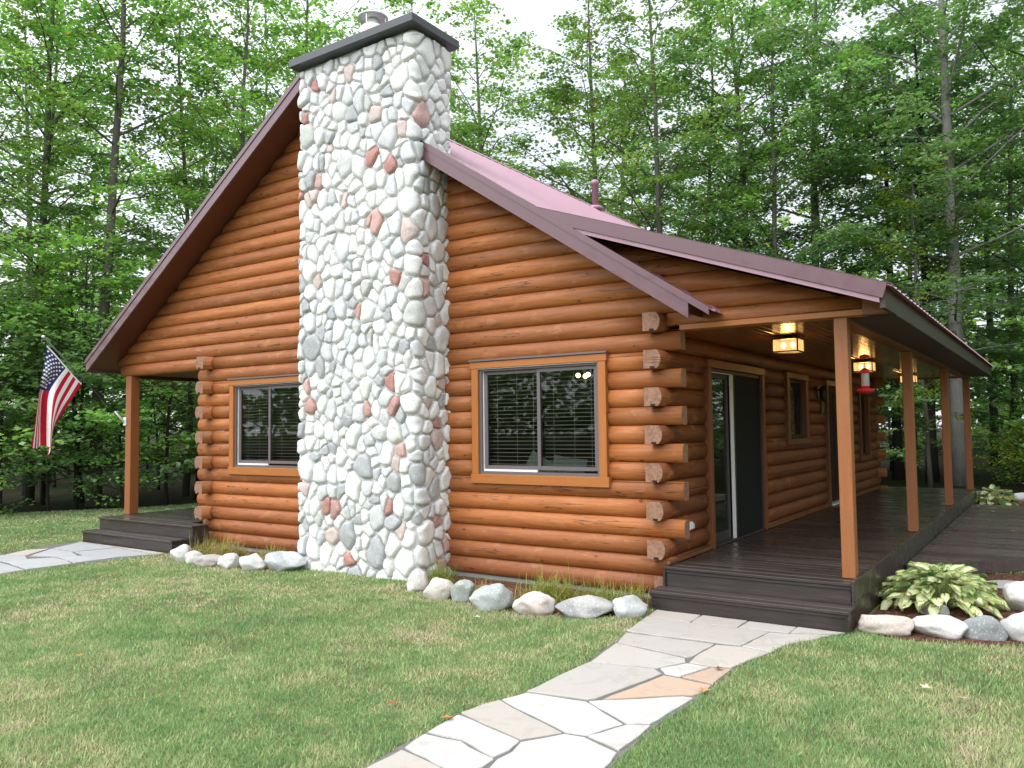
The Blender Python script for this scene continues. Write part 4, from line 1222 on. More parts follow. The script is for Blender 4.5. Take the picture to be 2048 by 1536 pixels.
boulder('rock', 3.20, 0.16, 0.40, 0.26, (0.50, 0.50, 0.49), 'light grey block at the right border of the picture beside the dark slab', GC_, rot=0.4, seed=17, planes=8, flatness=0.95)
boulder('rock', 3.16, 1.36, 0.42, 0.30, (0.66, 0.65, 0.63), 'bright white boulder at the right border behind the light grey block', GC_, rot=0.3, seed=18, planes=4)
boulder('rock', 2.40, 0.72, 0.27, 0.12, (0.44, 0.44, 0.44), 'small grey rock half hidden under the front leaves of the large hosta', rot=0.1, seed=19, planes=3)
boulder('stepping_stone', 2.98, 2.66, 0.66, 0.05, (0.38, 0.37, 0.37), 'flat grey stepping stone on the mulch in front of the low deck', rot=0.15, seed=20, planes=2, dep=0.55, cat='stepping stone')
GD = 'stones ringing the bed behind the low deck'
for i, (x, y, w, h, lab) in enumerate([(1.75, 15.7, 0.50, 0.13, 'low dark grey stone farthest left in the ring behind the low deck'), (2.23, 15.2, 0.34, 0.15, 'small grey stone in the middle of the ring behind the low deck'), (2.62, 14.7, 0.42, 0.19, 'pale grey stone on the right of the ring behind the low deck'), (2.95, 13.0, 0.32, 0.16, 'whitish stone nearest the far corner of the low deck at the right border')]):
    boulder('rock', x, y, w, h, (0.45, 0.46, 0.47) if i > 1 else (0.33, 0.34, 0.34), lab, GD, seed=30 + i, planes=4)

# ------------------------------------------------------------------ hostas, grass tufts, fallen leaves
t = NT('variegated_hosta_leaf'); r = t.sep(t.attr().outputs['Color'])
c = t.ramp(r[0], [(0.0, (0.78, 0.78, 0.55)), (0.46, (0.68, 0.72, 0.38)), (0.66, (0.30, 0.47, 0.10)), (1.0, (0.065, 0.16, 0.035))])
c2 = t.ramp(r[0], [(0.0, (0.07, 0.17, 0.045)), (0.6, (0.12, 0.24, 0.06)), (0.8, (0.50, 0.54, 0.28)), (1.0, (0.60, 0.60, 0.42))])
c = t.mix(t.math('GREATER_THAN', r[1], 0.80), c, c2)
br = t.noise(t.coords(), 14, 3); c = t.mix(t.math('MULTIPLY', t.math('GREATER_THAN', br, 0.63), 0.75), c, (0.30, 0.19, 0.09))
b = t.bsdf(c, 0.45, 0.4); tr = t.n('ShaderNodeBsdfTranslucent'); t.l(c, tr.inputs[0])
mx = t.n('ShaderNodeMixShader'); mx.inputs[0].default_value = 0.25; t.l(b.outputs[0], mx.inputs[1]); t.l(tr.outputs[0], mx.inputs[2])
M['hosta'] = t.done(mx)
def hosta(x, y, rad, hgt, n, label, seed):
    r = random.Random(seed); m = MB()
    for k in range(n):
        f = (k + 0.5) / n
        az = k * 2.39996 + r.uniform(-.3, .3)
        rr = rad * (0.12 + 0.80 * f ** 0.8) * r.uniform(0.85, 1.1)
        base = Vector((0.10 * rad * cos(az), 0.10 * rad * sin(az), 0))
        tip0 = Vector((rr * 0.72 * cos(az), rr * 0.72 * sin(az), hgt * (1.02 - 0.75 * f ** 1.6) * r.uniform(0.85, 1.1)))
        L = r.uniform(0.13, 0.215); Wd = L * r.uniform(0.50, 0.66)
        up = max(-0.55, 0.45 - 0.85 * f + r.uniform(-.4, .4))
        d = Vector((cos(az + r.uniform(-.4, .4)), sin(az + r.uniform(-.4, .4)), up)).normalized()
        sd = d.cross(Vector((0, 0, 1))).normalized(); nn = sd.cross(d).normalized()
        rl = r.uniform(-.45, .45); sd2 = sd * cos(rl) + nn * sin(rl); nn = sd2.cross(d).normalized()
        kind = r.random(); st_ = r.random()
        v, cols, fc = [], [], []
        NL, NW = 8, 6
        for i in range(NL + 1):
            u = i / NL
            wd = Wd * (sin(pi * min(1, u ** 0.72)) ** 0.85) * 0.5 + 0.004
            for j in range(NW + 1):
                q = 2 * j / NW - 1
                p = tip0 + d * (u * L) + sd2 * (q * wd) + nn * (0.035 * abs(q) - 0.20 * L * u * u + 0.006 * sin(9 * u + 3 * q + st_ * 6))
                v.append(p)
                edge = max(abs(q), abs(2 * u - 1) ** 3)
                cols.append((min(1, max(0, edge ** 2 * 0.72 + r.uniform(-0.22, 0.22) * (0.5 + st_))), kind, st_))
        for i in range(NL):
            for j in range(NW):
                a = i * (NW + 1) + j; fc.append((a, a + NW + 1, a + NW + 2, a + 1))
        m.add(v, fc, cols, 0, True)
        mid = (base + tip0) / 2 + Vector((0, 0, 0.04))
        m.tube([base, mid, tip0 + d * 0.01], [0.006, 0.005, 0.004], 5, (0.5, 0.2, 0.3))
    o = m.build('hosta', M['hosta']); o.location = (x, y, GZ)
    return tag(o, label, 'plant')
hosta(2.42, 1.08, 0.72, 0.34, 200, 'large cream and green variegated hosta on the mulch between porch corner and low deck', 3)
hosta(2.22, 12.6, 0.55, 0.34, 80, 'smaller pale hosta behind the far corner of the low deck', 4)

t = NT('tuft_blade'); r = t.sep(t.attr().outputs['Color'])
c = t.ramp(r[0], [(0.0, (0.13, 0.22, 0.035)), (0.5, (0.27, 0.33, 0.055)), (0.8, (0.42, 0.40, 0.11)), (1.0, (0.45, 0.33, 0.17))])
b = t.bsdf(c, 0.5, 0.3); tr = t.n('ShaderNodeBsdfTranslucent'); t.l(c, tr.inputs[0])
mx = t.n('ShaderNodeMixShader'); mx.inputs[0].default_value = 0.35; t.l(b.outputs[0], mx.inputs[1]); t.l(tr.outputs[0], mx.inputs[2])
M['tuft'] = t.done(mx)
def tuft(x, y, w, h, n, bias, label, seed, rot=0.3):
    r = random.Random(seed); m = MB()
    n = int(n * 1.3); h *= 0.95; bias = min(0.9, bias + 0.14)
    for k in range(n):
        bx, by = r.gauss(0, w * 0.19), r.gauss(0, 0.08)
        az = r.uniform(0, 2 * pi); L = h * r.uniform(0.7, 1.75); lean = r.uniform(0.25, 1.25)
        d = Vector((cos(az), sin(az), 0)); sd = Vector((-sin(az), cos(az), 0)) * r.uniform(0.0035, 0.0060)
        if r.random() < 0.06: lean *= 0.2; L *= 1.3
        col = (min(1, max(0, r.gauss(bias, 0.22))), 0, 0)
        v = []
        NSG = 5
        for i in range(NSG + 1):
            u = i / NSG; a = lean * u * 1.35
            p = Vector((bx, by, 0)) + d * (L * u * sin(a * 0.85)) + Vector((0, 0, max(0.004 - u * .002, L * u * cos(a) * 0.92)))
            ww = (1 - u ** 1.6)
            v += [p - sd * ww, p + sd * ww]
        m.add(v, [(2 * i, 2 * i + 1, 2 * i + 3, 2 * i + 2) for i in range(NSG)], col)
    o = m.build('grass_tuft', M['tuft']); o.location = (x, y, GZ); o.rotation_euler = (0, 0, rot)
    return tag(o, label, 'grass tuft', 'grass tufts growing in the beds along the gable wall')
tuft(-7.25, -0.62, 0.55, 0.24, 240, 0.62, 'yellowish arching grass tuft at the left end of the bed beside the far porch steps', 1)
tuft(-6.75, -0.55, 0.65, 0.26, 300, 0.75, 'straw coloured grass tuft behind the flat rock left of the chimney', 2)
tuft(-5.95, -0.45, 0.55, 0.20, 200, 0.58, 'short yellow-green grass tuft behind the white squarish rock left of the chimney', 3)
tuft(-2.75, -0.52, 0.38, 0.24, 200, 0.28, 'bright green grass tuft against the right side of the chimney foot', 4)
tuft(-1.85, -0.85, 0.50, 0.14, 240, 0.85, 'withered brown grass tuft behind the dark slab rock right of the chimney', 5)
tuft(-1.05, -0.74, 0.72, 0.27, 420, 0.45, 'largest yellow-green grass tuft behind the pinkish domed rock', 6)
tuft(-0.55, -0.62, 0.55, 0.22, 260, 0.35, 'green grass tuft behind the long grey rock', 7)
tuft(-0.26, -0.42, 0.35, 0.21, 160, 0.40, 'thin grass tuft at the corner between log wall and porch steps', 8)

def fallen_leaf(x, y, z, s, colr, label, seed, group):
    r = random.Random(seed); m = MB()
    tips = []
    for k in range(10):
        a = 2 * pi * k / 10 + 0.2
        rr = (1.0 if k % 2 == 0 else 0.48) * r.uniform(0.85, 1.1)
        tips.append((rr * cos(a), rr * sin(a)))
    cv = r.uniform(0.2, 0.5)
    v = [(0, 0, 0.012)] + [(p[0] * s, p[1] * s, 0.010 + s * cv * abs(p[0]) * r.uniform(0.3, 1.0)) for p in tips]
    m.add(v, [(0, 1 + i, 1 + (i + 1) % 10) for i in range(10)], colr)
    m.tube([(-s * 0.3, 0, 0.01), (-s * 1.3, 0.2 * s, 0.02)], 0.002, 4, colr)
    o = m.build('fallen_leaf', M['dryleaf']); o.location = (x, y, z); o.rotation_euler = (r.uniform(-.1, .1), r.uniform(-.1, .1), r.uniform(0, 6))
    return tag(o, label, 'leaf', group)
t = NT('dry_leaf'); a = t.attr().outputs['Color']; M['dryleaf'] = t.done(t.bsdf(t.mix(t.math('MULTIPLY', t.noise(t.coords(), 40, 3), 0.5), a, (0.16, 0.07, 0.03)), 0.6, 0.3))
FG, FD = 'fallen leaves on lawn and path', 'fallen leaves on the low deck'
for i, (x, y, z, s, c_, lab) in enumerate([
    (-0.26, -4.06, GZ + 0.03, 0.035, (0.34, 0.07, 0.02), 'rust red fallen leaf on the lawn left of the path'),
    (0.21, -4.05, GZ + 0.02, 0.048, (0.62, 0.24, 0.08), 'orange fallen leaf on the left edge of the flagstone path'),
    (1.29, -2.13, GZ + 0.02, 0.040, (0.20, 0.05, 0.03), 'dark red curled leaf at the right edge of the path'),
    (1.38, -2.68, GZ + 0.02, 0.050, (0.55, 0.30, 0.14), 'tan fallen leaf on the right path edge by the orange flagstone'),
    (2.67, -1.89, GZ + 0.045, 0.045, (0.66, 0.58, 0.42), 'pale cream leaf on the lawn below the dark grey domed rock'),
    (2.90, -1.99, GZ + 0.04, 0.032, (0.55, 0.40, 0.22), 'small tan leaf on the lawn at the far right'),
    (-1.22, -1.83, GZ + 0.045, 0.042, (0.70, 0.66, 0.55), 'whitish leaf on the lawn below the big green-grey rock'),
    (-14.3, 0.16, GZ + 0.05, 0.09, (0.66, 0.45, 0.32), 'pinkish leaf on the far lawn left of the far porch'),
    (-12.38, -1.07, GZ + 0.05, 0.08, (0.64, 0.50, 0.30), 'yellowish leaf on the far lawn above the side path'),
    (-3.22, -4.6, GZ + 0.04, 0.032, (0.70, 0.36, 0.06), 'bright orange leaf on the lower left lawn'),
    (0.08, -1.02, GZ + 0.03, 0.045, (0.32, 0.08, 0.04), 'brown red leaf where lawn, path and light grey pointed rock meet')]):
    fallen_leaf(x, y, z, s, c_, lab, i, FG)
for i, (x, y, s, c_, lab) in enumerate([(2.05, 6.45, 0.07, (0.30, 0.10, 0.06), 'curled red brown leaf on the low deck by the second porch post'), (2.02, 5.5, 0.05, (0.45, 0.33, 0.06), 'yellow leaf on the low deck nearest the porch'),
    (2.06, 8.1, 0.06, (0.24, 0.09, 0.06), 'brown leaf pair on the low deck half way back'), (2.80, 6.62, 0.06, (0.30, 0.13, 0.08), 'dark brown leaf on the low deck at the right border'),
    (2.02, 10.6, 0.06, (0.55, 0.50, 0.40), 'pale leaf at the far end of the low deck'), (2.35, 9.7, 0.05, (0.50, 0.45, 0.36), 'small pale leaf on the low deck near the far hosta')]):
    fallen_leaf(x, y, 0.123, s, c_, lab, 40 + i, FD)
# ------------------------------------------------------------------ lawn grass
def inside(px, py, poly):
    r = np.zeros(len(px), bool); n = len(poly)
    for i in range(n):
        x1, y1 = poly[i]; x2, y2 = poly[(i + 1) % n]
        c = ((y1 > py) != (y2 > py)) & (px < (x2 - x1) * (py - y1) / (y2 - y1 + 1e-12) + x1)
        r ^= c
    return r
def vnoise(x, y, s, seed):
    """smooth value noise, arrays"""
    r = np.random.default_rng(seed); tab = r.random((64, 64))
    x = x * s + 100; y = y * s + 100
    ix, iy = np.floor(x).astype(int), np.floor(y).astype(int); fx, fy = x - ix, y - iy
    fx = fx * fx * (3 - 2 * fx); fy = fy * fy * (3 - 2 * fy)
    g = lambda a, b: tab[a % 64, b % 64]
    return (g(ix, iy) * (1 - fx) + g(ix + 1, iy) * fx) * (1 - fy) + (g(ix, iy + 1) * (1 - fx) + g(ix + 1, iy + 1) * fx) * fy
CAMX, CAMY = 3.5154, -8.1363
EXCL = [PATH, LPATH, BED_R, BED_A, BED_B, BED_C, [(-10.55, -0.80), (-7.8, -0.80), (-7.8, 13), (-10.55, 13)], [(-8.2, 0), (2, 0), (2, 12.6), (-8.2, 12.6)], [(-0.03, -0.5), (1.9, -0.5), (1.9, 13), (-0.03, 13)],
        [(-5.25, -0.62), (-3.02, -0.62), (-3.02, 0.1), (-5.25, 0.1)], [(1.88, 2.6), (6.2, 7.2), (6.2, 11.3), (1.88, 11.3)]]
PX, PY, PW, PH = [], [], [], []
for d0, d1, dens, wid in ((3.2, 6.0, 8500, 0.0040), (6.0, 9.0, 5200, 0.0048), (9.0, 13.0, 2600, 0.007), (13.0, 26.0, 850, 0.013)):
    a0, a1 = (radians(90 - 42), radians(90 + 104)) if d0 < 9 else (radians(90 - 24), radians(90 + 88))
    n = int(dens * 0.5 * (a1 - a0) * (d1 ** 2 - d0 ** 2))
    rr = np.sqrt(rng.uniform(d0 ** 2, d1 ** 2, n)); aa = rng.uniform(a0, a1, n)
    x, y = CAMX + rr * np.cos(aa), CAMY + rr * np.sin(aa)
    ok = inside(x, y, LAWN)
    jx, jy = x + rng.normal(0, 0.012, n), y + rng.normal(0, 0.012, n)
    for e_ in EXCL: ok &= ~inside(jx, jy, e_)
    pn = vnoise(x, y, 1.7, 3) * 0.6 + vnoise(x, y, 4.1, 4) * 0.4
    ok &= rng.random(n) < np.clip(1.45 - pn * 1.1, 0.35, 1)
    x, y = x[ok], y[ok]
    PX.append(x); PY.append(y); PW.append(np.full(len(x), wid)); PH.append(np.full(len(x), 1.0))
x, y, wid = np.concatenate(PX), np.concatenate(PY), np.concatenate(PW)
n = len(x)
long_ = vnoise(x, y, 2.6, 9)
h = (0.015 + 0.019 * rng.random(n)) * (0.75 + 0.7 * long_)
az = rng.uniform(0, 2 * pi, n); ln = rng.uniform(0.1, 0.95, n) * h * 1.1
sx, sy = -np.sin(az + rng.normal(0, .6, n)), np.cos(az + rng.normal(0, .6, n))
z0 = np.full(n, GZ)
V = np.empty((n, 3, 3))
V[:, 0] = np.stack([x - sx * wid, y - sy * wid, z0], 1); V[:, 1] = np.stack([x + sx * wid, y + sy * wid, z0], 1)
V[:, 2] = np.stack([x + np.cos(az) * ln, y + np.sin(az) * ln, z0 + h], 1)
pn = vnoise(x, y, 0.8, 21) * 0.26 + vnoise(x, y, 2.3, 22) * 0.34 + vnoise(x, y, 6.0, 23) * 0.40
dist_wall = np.clip((y + 3.6) / 2.6, 0, 1) * np.clip(1 - np.abs(x + 3.5) / 7, 0, 1)       # drier towards the house
k = np.clip((pn - 0.46) * 1.7 + 0.24 + 0.26 * dist_wall + rng.normal(0, 0.20, n), 0, 1)
col = np.zeros((n, 3, 3)); col[:, :, 0] = k[:, None]; col[:, :, 1] = rng.random(n)[:, None]; col[:, 2, 2] = 1.0
t = NT('grass_blade'); r = t.sep(t.attr().outputs['Color'])
c = t.ramp(r[0], [(0.0, (0.195, 0.330, 0.130)), (0.35, (0.310, 0.430, 0.180)), (0.62, (0.420, 0.475, 0.240)), (0.85, (0.530, 0.500, 0.300)), (1.0, (0.60, 0.52, 0.36))])
lum = t.math('ADD', 0.72, t.math('MULTIPLY', r[1], 0.62)); cc = t.n('ShaderNodeCombineColor'); [t.l(lum, cc.inputs[i]) for i in range(3)]
c = t.mix(1.0, c, cc.outputs[0], 'MULTIPLY')
b = t.bsdf(c, 0.55, 0.25); tr = t.n('ShaderNodeBsdfTranslucent'); t.l(c, tr.inputs[0])
mx = t.n('ShaderNodeMixShader'); mx.inputs[0].default_value = 0.4; t.l(b.outputs[0], mx.inputs[1]); t.l(tr.outputs[0], mx.inputs[2])
M['grass'] = t.done(mx)
g = obj('lawn_grass', np_mesh('lawn_grass', V.reshape(-1, 3), 3, col.reshape(-1, 3), M['grass']))
tag(g, 'mown green lawn grass with dry straw coloured patches', 'grass', kind='stuff')

# ------------------------------------------------------------------ woodland
M['bark'] = mat_bark('grey_brown_bark', (0.075, 0.066, 0.055), (0.19, 0.175, 0.155))
M['bark_pale'] = mat_bark('pale_grey_bark', (0.15, 0.142, 0.135), (0.40, 0.39, 0.375))
M['bark_dark'] = mat_bark('dark_bark', (0.022, 0.019, 0.016), (0.060, 0.054, 0.046))
M['leaf'] = mat_leaf('maple_leaf', (0.088, 0.165, 0.058), (0.180, 0.295, 0.096), (0.310, 0.420, 0.145), (0.40, 0.19, 0.04))  # leaf greens paled, the haze over the woods is in the colour
M['leaf_b'] = mat_leaf('blue_green_leaf', (0.095, 0.165, 0.088), (0.180, 0.285, 0.145), (0.290, 0.400, 0.215), (0.33, 0.28, 0.08), 0.36, 0.36, 0.02)
M['leaf_y'] = mat_leaf('yellow_green_leaf', (0.075, 0.140, 0.020), (0.160, 0.245, 0.034), (0.320, 0.370, 0.050), (0.48, 0.26, 0.03))

def leaves_at(pts, size, tiltv, rg, spread=None):
    """quads, one leaf per point"""
    n = len(pts)
    nrm = np.stack([rg.normal(0, tiltv, n), rg.normal(0, tiltv, n), np.ones(n)], 1); nrm /= np.linalg.norm(nrm, axis=1)[:, None]
    a = rg.uniform(0, 2 * pi, n); d = np.stack([np.cos(a), np.sin(a), rg.normal(-0.35, 0.3, n)], 1)
    d -= nrm * np.sum(d * nrm, 1)[:, None]; d /= np.linalg.norm(d, axis=1)[:, None]
    s = np.cross(nrm, d); L = (size * rg.uniform(0.6, 1.25, n))[:, None]
    V = np.empty((n, 4, 3))
    V[:, 0] = pts - d * L * 0.5; V[:, 1] = pts + s * L * 0.42 - nrm * L * 0.07
    V[:, 2] = pts + d * L * 0.55 - nrm * L * 0.12; V[:, 3] = pts - s * L * 0.42 - nrm * L * 0.07
    return V
def make_tree(seed, H, r0, cb, spread, nbr, per, lsize, wob=0.25, fork=False, bias=0.0, sides=9, low=0.55):
    """trunk + limbs mesh data and crown mesh data"""
    rd = random.Random(seed); rg = np.random.default_rng(seed)
    tb = MB(); P = []
    n = 11; ox = oy = 0.0; dx, dy = rd.uniform(-1, 1), rd.uniform(-1, 1)
    path = []
    for i in range(n):
        f = i / (n - 1)
        path.append(Vector((ox, oy, H * f * 0.97 - (0.25 if i == 0 else 0))))
        dx = dx * 0.8 + rd.uniform(-1, 1); dy = dy * 0.8 + rd.uniform(-1, 1)
        ox += dx * wob * 0.16; oy += dy * wob * 0.16
    rad = [r0 * (1.35 if i == 0 else 1.0) * (1 - i / (n - 1)) ** 0.75 + 0.012 for i in range(n)]
    tb.tube(path, rad, sides)
    def at(f):
        f = min(0.999, max(0, f)) * (n - 1); i = int(f); return path[i].lerp(path[i + 1], f - i), rad[i] * (1 - f + i) + rad[i + 1] * (f - i)
    C_ = []
    for b in range(nbr):
        f = cb + (1 - cb) * ((b + rd.random() * 0.8) / nbr) ** 0.92
        p, rr = at(f)
        az = b * 2.39996 + rd.uniform(-.5, .5)
        g = (f - cb) / (1 - cb)
        prof = (low + (1 - low) * sin(pi * min(1, g * 1.25) * 0.62)) * (1 - g ** 3 * 0.78)
        L = spread * prof * rd.uniform(0.65, 1.2)
        el = radians(8 + 50 * g + rd.uniform(-10, 14))
        d = Vector((cos(az) * cos(el), sin(az) * cos(el), sin(el)))
        bp = [p]; q = p.copy()
        for s_ in range(4):
            q = q + d * (L / 4); bp.append(q.copy())
            d = (d + Vector((rd.uniform(-.22, .22), rd.uniform(-.22, .22), rd.uniform(-.10, .06) - 0.10 * (el > 0.4)))).normalized()
        br = min(rr * 0.42, 0.009 + L * 0.0075)
        tb.tube(bp, [br, br * .8, br * .6, br * .4, br * .2], 5, cap=False)
        btone = rd.gauss(0, 0.11)
        ntw = max(3, int(L * 3.2))
        for w in range(ntw):
            u = 0.22 + 0.78 * (w + rd.random()) / ntw
            k = min(3, int(u * 4)); s0 = bp[k].lerp(bp[k + 1], u * 4 - k)
            sgn = 1 if w % 2 else -1
            hd = Vector((d.x, d.y, 0)).normalized() if Vector((d.x, d.y, 0)).length > 0.01 else Vector((1, 0, 0))
            sdv = Vector((-hd.y, hd.x, 0)) * sgn
            td = (hd * rd.uniform(0.25, 0.9) + sdv * rd.uniform(0.4, 1.0) + Vector((0, 0, rd.uniform(-.12, .30)))).normalized()
            TL = (0.30 + 0.30 * L * (1.1 - u * 0.7)) * rd.uniform(0.6, 1.2)
            e1 = s0 + td * TL - Vector((0, 0, TL * 0.12))
            tb.tube([s0, s0.lerp(e1, .5) + Vector((0, 0, TL * .04)), e1], [br * .3, br * .22, 0.004], 3, cap=False)
            m = int(per * (0.6 + TL) * rd.choice([0.0, 0.35, 0.8, 1.2, 1.7]))
            if m < 1: continue
            uu = rg.uniform(0.12, 1.08, m)[:, None]
            base = np.array(s0)[None] * (1 - uu) + np.array(e1)[None] * uu
            wdt = (0.09 + 0.17 * np.minimum(1, TL))
            perp = np.array([-td.y, td.x, 0.0])
            jit = rg.normal(0, wdt, m)[:, None] * perp[None] + rg.normal(0, 1, (m, 3)) * np.array([0.05, 0.05, 0.055])
            jit[:, 2] -= 0.35 * np.abs(rg.normal(0, wdt, m)) * 0.6
            pts = base + jit
            tone = btone + rd.gauss(0, 0.09)
            C_.append((pts, np.full(m, tone + 0.10 * g)))
    pts = np.concatenate([c[0] for c in C_]); tone = np.concatenate([c[1] for c in C_])
    V = leaves_at(pts, lsize * 0.92, 0.42, rg)
    N = len(pts)
    k = np.clip(rg.beta(2.2, 2.6, N) * 0.8 + 0.06 + tone + bias, 0, 0.94)
    k = np.where(rg.random(N) < 0.004, 1.0, k)
    cols = np.zeros((N, 4, 3)); cols[:, :, 0] = k[:, None]
    return tb, (V.reshape(-1, 3), cols.reshape(-1, 3)), N
def tree_data(key, trunk_mat, leaf_mat, *a, **kw):
    tb, (V, c), N = make_tree(*a, **kw)
    o = tb.build('trunk', trunk_mat); tm = o.data; bpy.data.objects.remove(o)
    return tm, np_mesh('crown', V, 4, c, leaf_mat)
D = {}
D['tall1'] = tree_data('t', M['bark'], M['leaf'], 101, 18.0, 0.14, 0.12, 5.0, 42, 34, 0.140)
D['tall2'] = tree_data('t', M['bark'], M['leaf'], 102, 17.5, 0.12, 0.15, 4.6, 40, 34, 0.135, wob=0.45)
D['tall3'] = tree_data('t', M['bark'], M['leaf_b'], 103, 20.0, 0.16, 0.12, 5.8, 46, 36, 0.150)
D['big'] = tree_data('t', M['bark_pale'], M['leaf_b'], 104, 20.0, 0.235, 0.20, 6.2, 48, 36, 0.150, wob=0.12, sides=14)
D['thin'] = tree_data('t', M['bark'], M['leaf'], 105, 17.0, 0.085, 0.13, 3.8, 42, 36, 0.128, wob=0.7)
D['bare'] = tree_data('t', M['bark'], M['leaf'], 106, 18.5, 0.15, 0.18, 3.9, 38, 34, 0.130, wob=0.65)
D['yell'] = tree_data('t', M['bark'], M['leaf_y'], 107, 13.0, 0.07, 0.12, 3.6, 34, 27, 0.130, wob=0.6)
D['sap1'] = tree_data('t', M['bark_dark'], M['leaf'], 108, 6.8, 0.045, 0.10, 2.8, 30, 26, 0.150, wob=0.3, low=0.85)
D['sap2'] = tree_data('t', M['bark_dark'], M['leaf_b'], 109, 5.4, 0.038, 0.14, 2.4, 26, 26, 0.145, wob=0.35, low=0.9)
D['sap3'] = tree_data('t', M['bark_dark'], M['leaf'], 110, 8.5, 0.055, 0.08, 3.0, 36, 22, 0.155, wob=0.4, low=0.8)
D['bush'] = tree_data('t', M['bark_dark'], M['leaf_y'], 111, 2.0, 0.022, 0.05, 1.1, 26, 34, 0.095, wob=0.25, low=0.9)
D['bush2'] = tree_data('t', M['bark_dark'], M['leaf'], 112, 2.6, 0.024, 0.05, 1.2, 28, 34, 0.105, wob=0.25, low=0.9)
D['stem'] = tree_data('t', M['bark_dark'], M['leaf_b'], 113, 16.0, 0.17, 0.34, 4.4, 34, 22, 0.20, wob=0.15)
def tree(kind, x, y, s, rot, label, group=None, cat='tree', name='tree', sz=1.0):
    e_ = empty(name, (x, y, GZ - 0.01), label, cat, group)
    e_.rotation_euler = (0, 0, rot); e_.scale = (s, s, s * sz)
    obj('trunk', D[kind][0], e_); obj('crown', D[kind][1], e_)
    return e_
GW = 'trees in the woods around the cabin'
for kind, x, y, s, rot, lab in [
    ('bare', -17.3, 3.1, 1.0, 0.4, 'tall tree with a bent bare trunk against the sky left of the roof'),
    ('thin', -19.4, 1.6, 0.95, 2.2, 'slim leaning tree at the left border of the picture above the flag'),
    ('thin', -21.5, 3.9, 1.0, 4.0, 'slim straight tree between the left border and the bent bare trunk'),
    ('thin', -18.0, 6.2, 1.0, 1.2, 'leafy tree with several thin stems just left of the left roof slope'),
    ('thin', -16.3, 6.4, 1.05, 5.2, 'slim tree standing right behind the left eave'),
    ('yell', -20.3, 8.3, 1.0, 0.7, 'yellow-green tree seen over the left roof slope'),
    ('tall1', -16.5, 9.5, 1.0, 3.1, 'leafy tree left of the chimney top'),
    ('tall2', -15.5, 14.0, 1.05, 2.4, 'bright leafy tree directly behind the chimney cap'),
    ('tall1', -12.6, 13.9, 0.95, 0.3, 'tree whose grey trunk shows just right of the chimney above the roof'),
    ('tall1', -10.2, 17.8, 1.05, 1.9, 'light green tree above the middle of the pink roof'),
    ('tall2', -7.2, 17.2, 1.1, 0.9, 'tree with a straight grey trunk above the red roof vent pipe'),
    ('thin', -7.1, 20.6, 1.1, 3.6, 'slender tree right of the straight grey trunk over the roof'),
    ('tall3', -5.4, 19.9, 1.0, 5.0, 'green tree over the knee where porch roof meets main roof'),
    ('tall3', -3.3, 20.4, 1.0, 2.0, 'broad dark green tree over the middle of the porch roof'),
    ('big', 0.9, 19.7, 1.0, 0.0, 'big tree with a thick pale grey trunk behind the last porch posts'),
    ('stem', 0.0, 20.9, 0.95, 1.4, 'dark straight trunk just left of the thick pale grey trunk'),
    ('stem', -1.1, 21.6, 0.9, 4.1, 'dark trunk seen between the second and third porch posts'),
    ('tall3', 3.4, 22.4, 1.0, 3.3, 'dense blue-green tree at the upper right border'),
    ('stem', 1.15, 31.0, 1.0, 0.6, 'dark trunk far back at the right between low shrubs')]:
    tree(kind, x, y, s, rot, lab, GW)
GX = 'trees along the right side of the plot'
for kind, x, y, s, rot in [('tall3', 14.5, 2.0, 0.95, 1.0), ('tall1', 13.5, 6.5, 1.0, 2.0), ('tall3', 12.8, 11.0, 1.0, 3.0), ('tall2', 18.0, 4.5, 1.0, 0.0), ('tall3', 17.0, 9.0, 1.05, 4.0), ('tall1', 10.8, 15.5, 1.0, 5.0), ('sap3', 12.5, 4.2, 1.0, 0.5), ('sap1', 11.6, 8.8, 1.1, 1.5), ('sap3', 10.4, 13.0, 1.0, 2.5)]:
    tree(kind, x, y, s, rot, 'leafy tree right of the low deck, mirrored dimly in the sliding door glass', GX)
GS = 'young trees along the left edge of the lawn'
for kind, x, y, s, rot, lab in [
    ('sap1', -18.6, -0.6, 0.95, 0.3, 'young leafy tree at the left border behind the flag pole tip'),
    ('sap2', -17.4, 0.9, 1.0, 1.7, 'young tree directly behind the hanging flag'),
    ('sap1', -17.0, 2.5, 1.0, 2.9, 'young tree right behind the far porch post with bright leaves'),
    ('sap3', -18.4, 3.4, 0.95, 4.4, 'taller young tree above the flag'),
    ('sap2', -15.9, 4.3, 1.0, 5.6, 'young tree with bright sprays between far porch post and log wall'),
    ('sap3', -16.6, 5.6, 1.0, 0.9, 'taller young tree below the left eave'),
    ('sap1', -15.2, 6.3, 0.9, 2.2, 'young tree seen through the far porch beside the log tails'),
    ('sap2', -16.7, 1.7, 0.80, 0.2, 'low young tree with drooping leaves between the flag and the far porch post'),
    ('bush2', -17.3, -0.2, 1.15, 1.2, 'leafy green bush at the left border under the flag'),
    ('bush2', -15.7, 3.0, 1.0, 2.6, 'leafy green bush at the lawn edge right of the far porch post'),
    ('sap1', -18.9, 2.6, 0.9, 5.1, 'young tree in deep shade behind the ones by the flag'),
    ('sap2', -19.7, 1.6, 1.05, 3.0, 'young dark tree deep in shade at the left border')]:
    tree(kind, x, y, s, rot, lab, GS, name='young_tree')
GB_ = 'shrubs at the edge of the woods behind the porch'
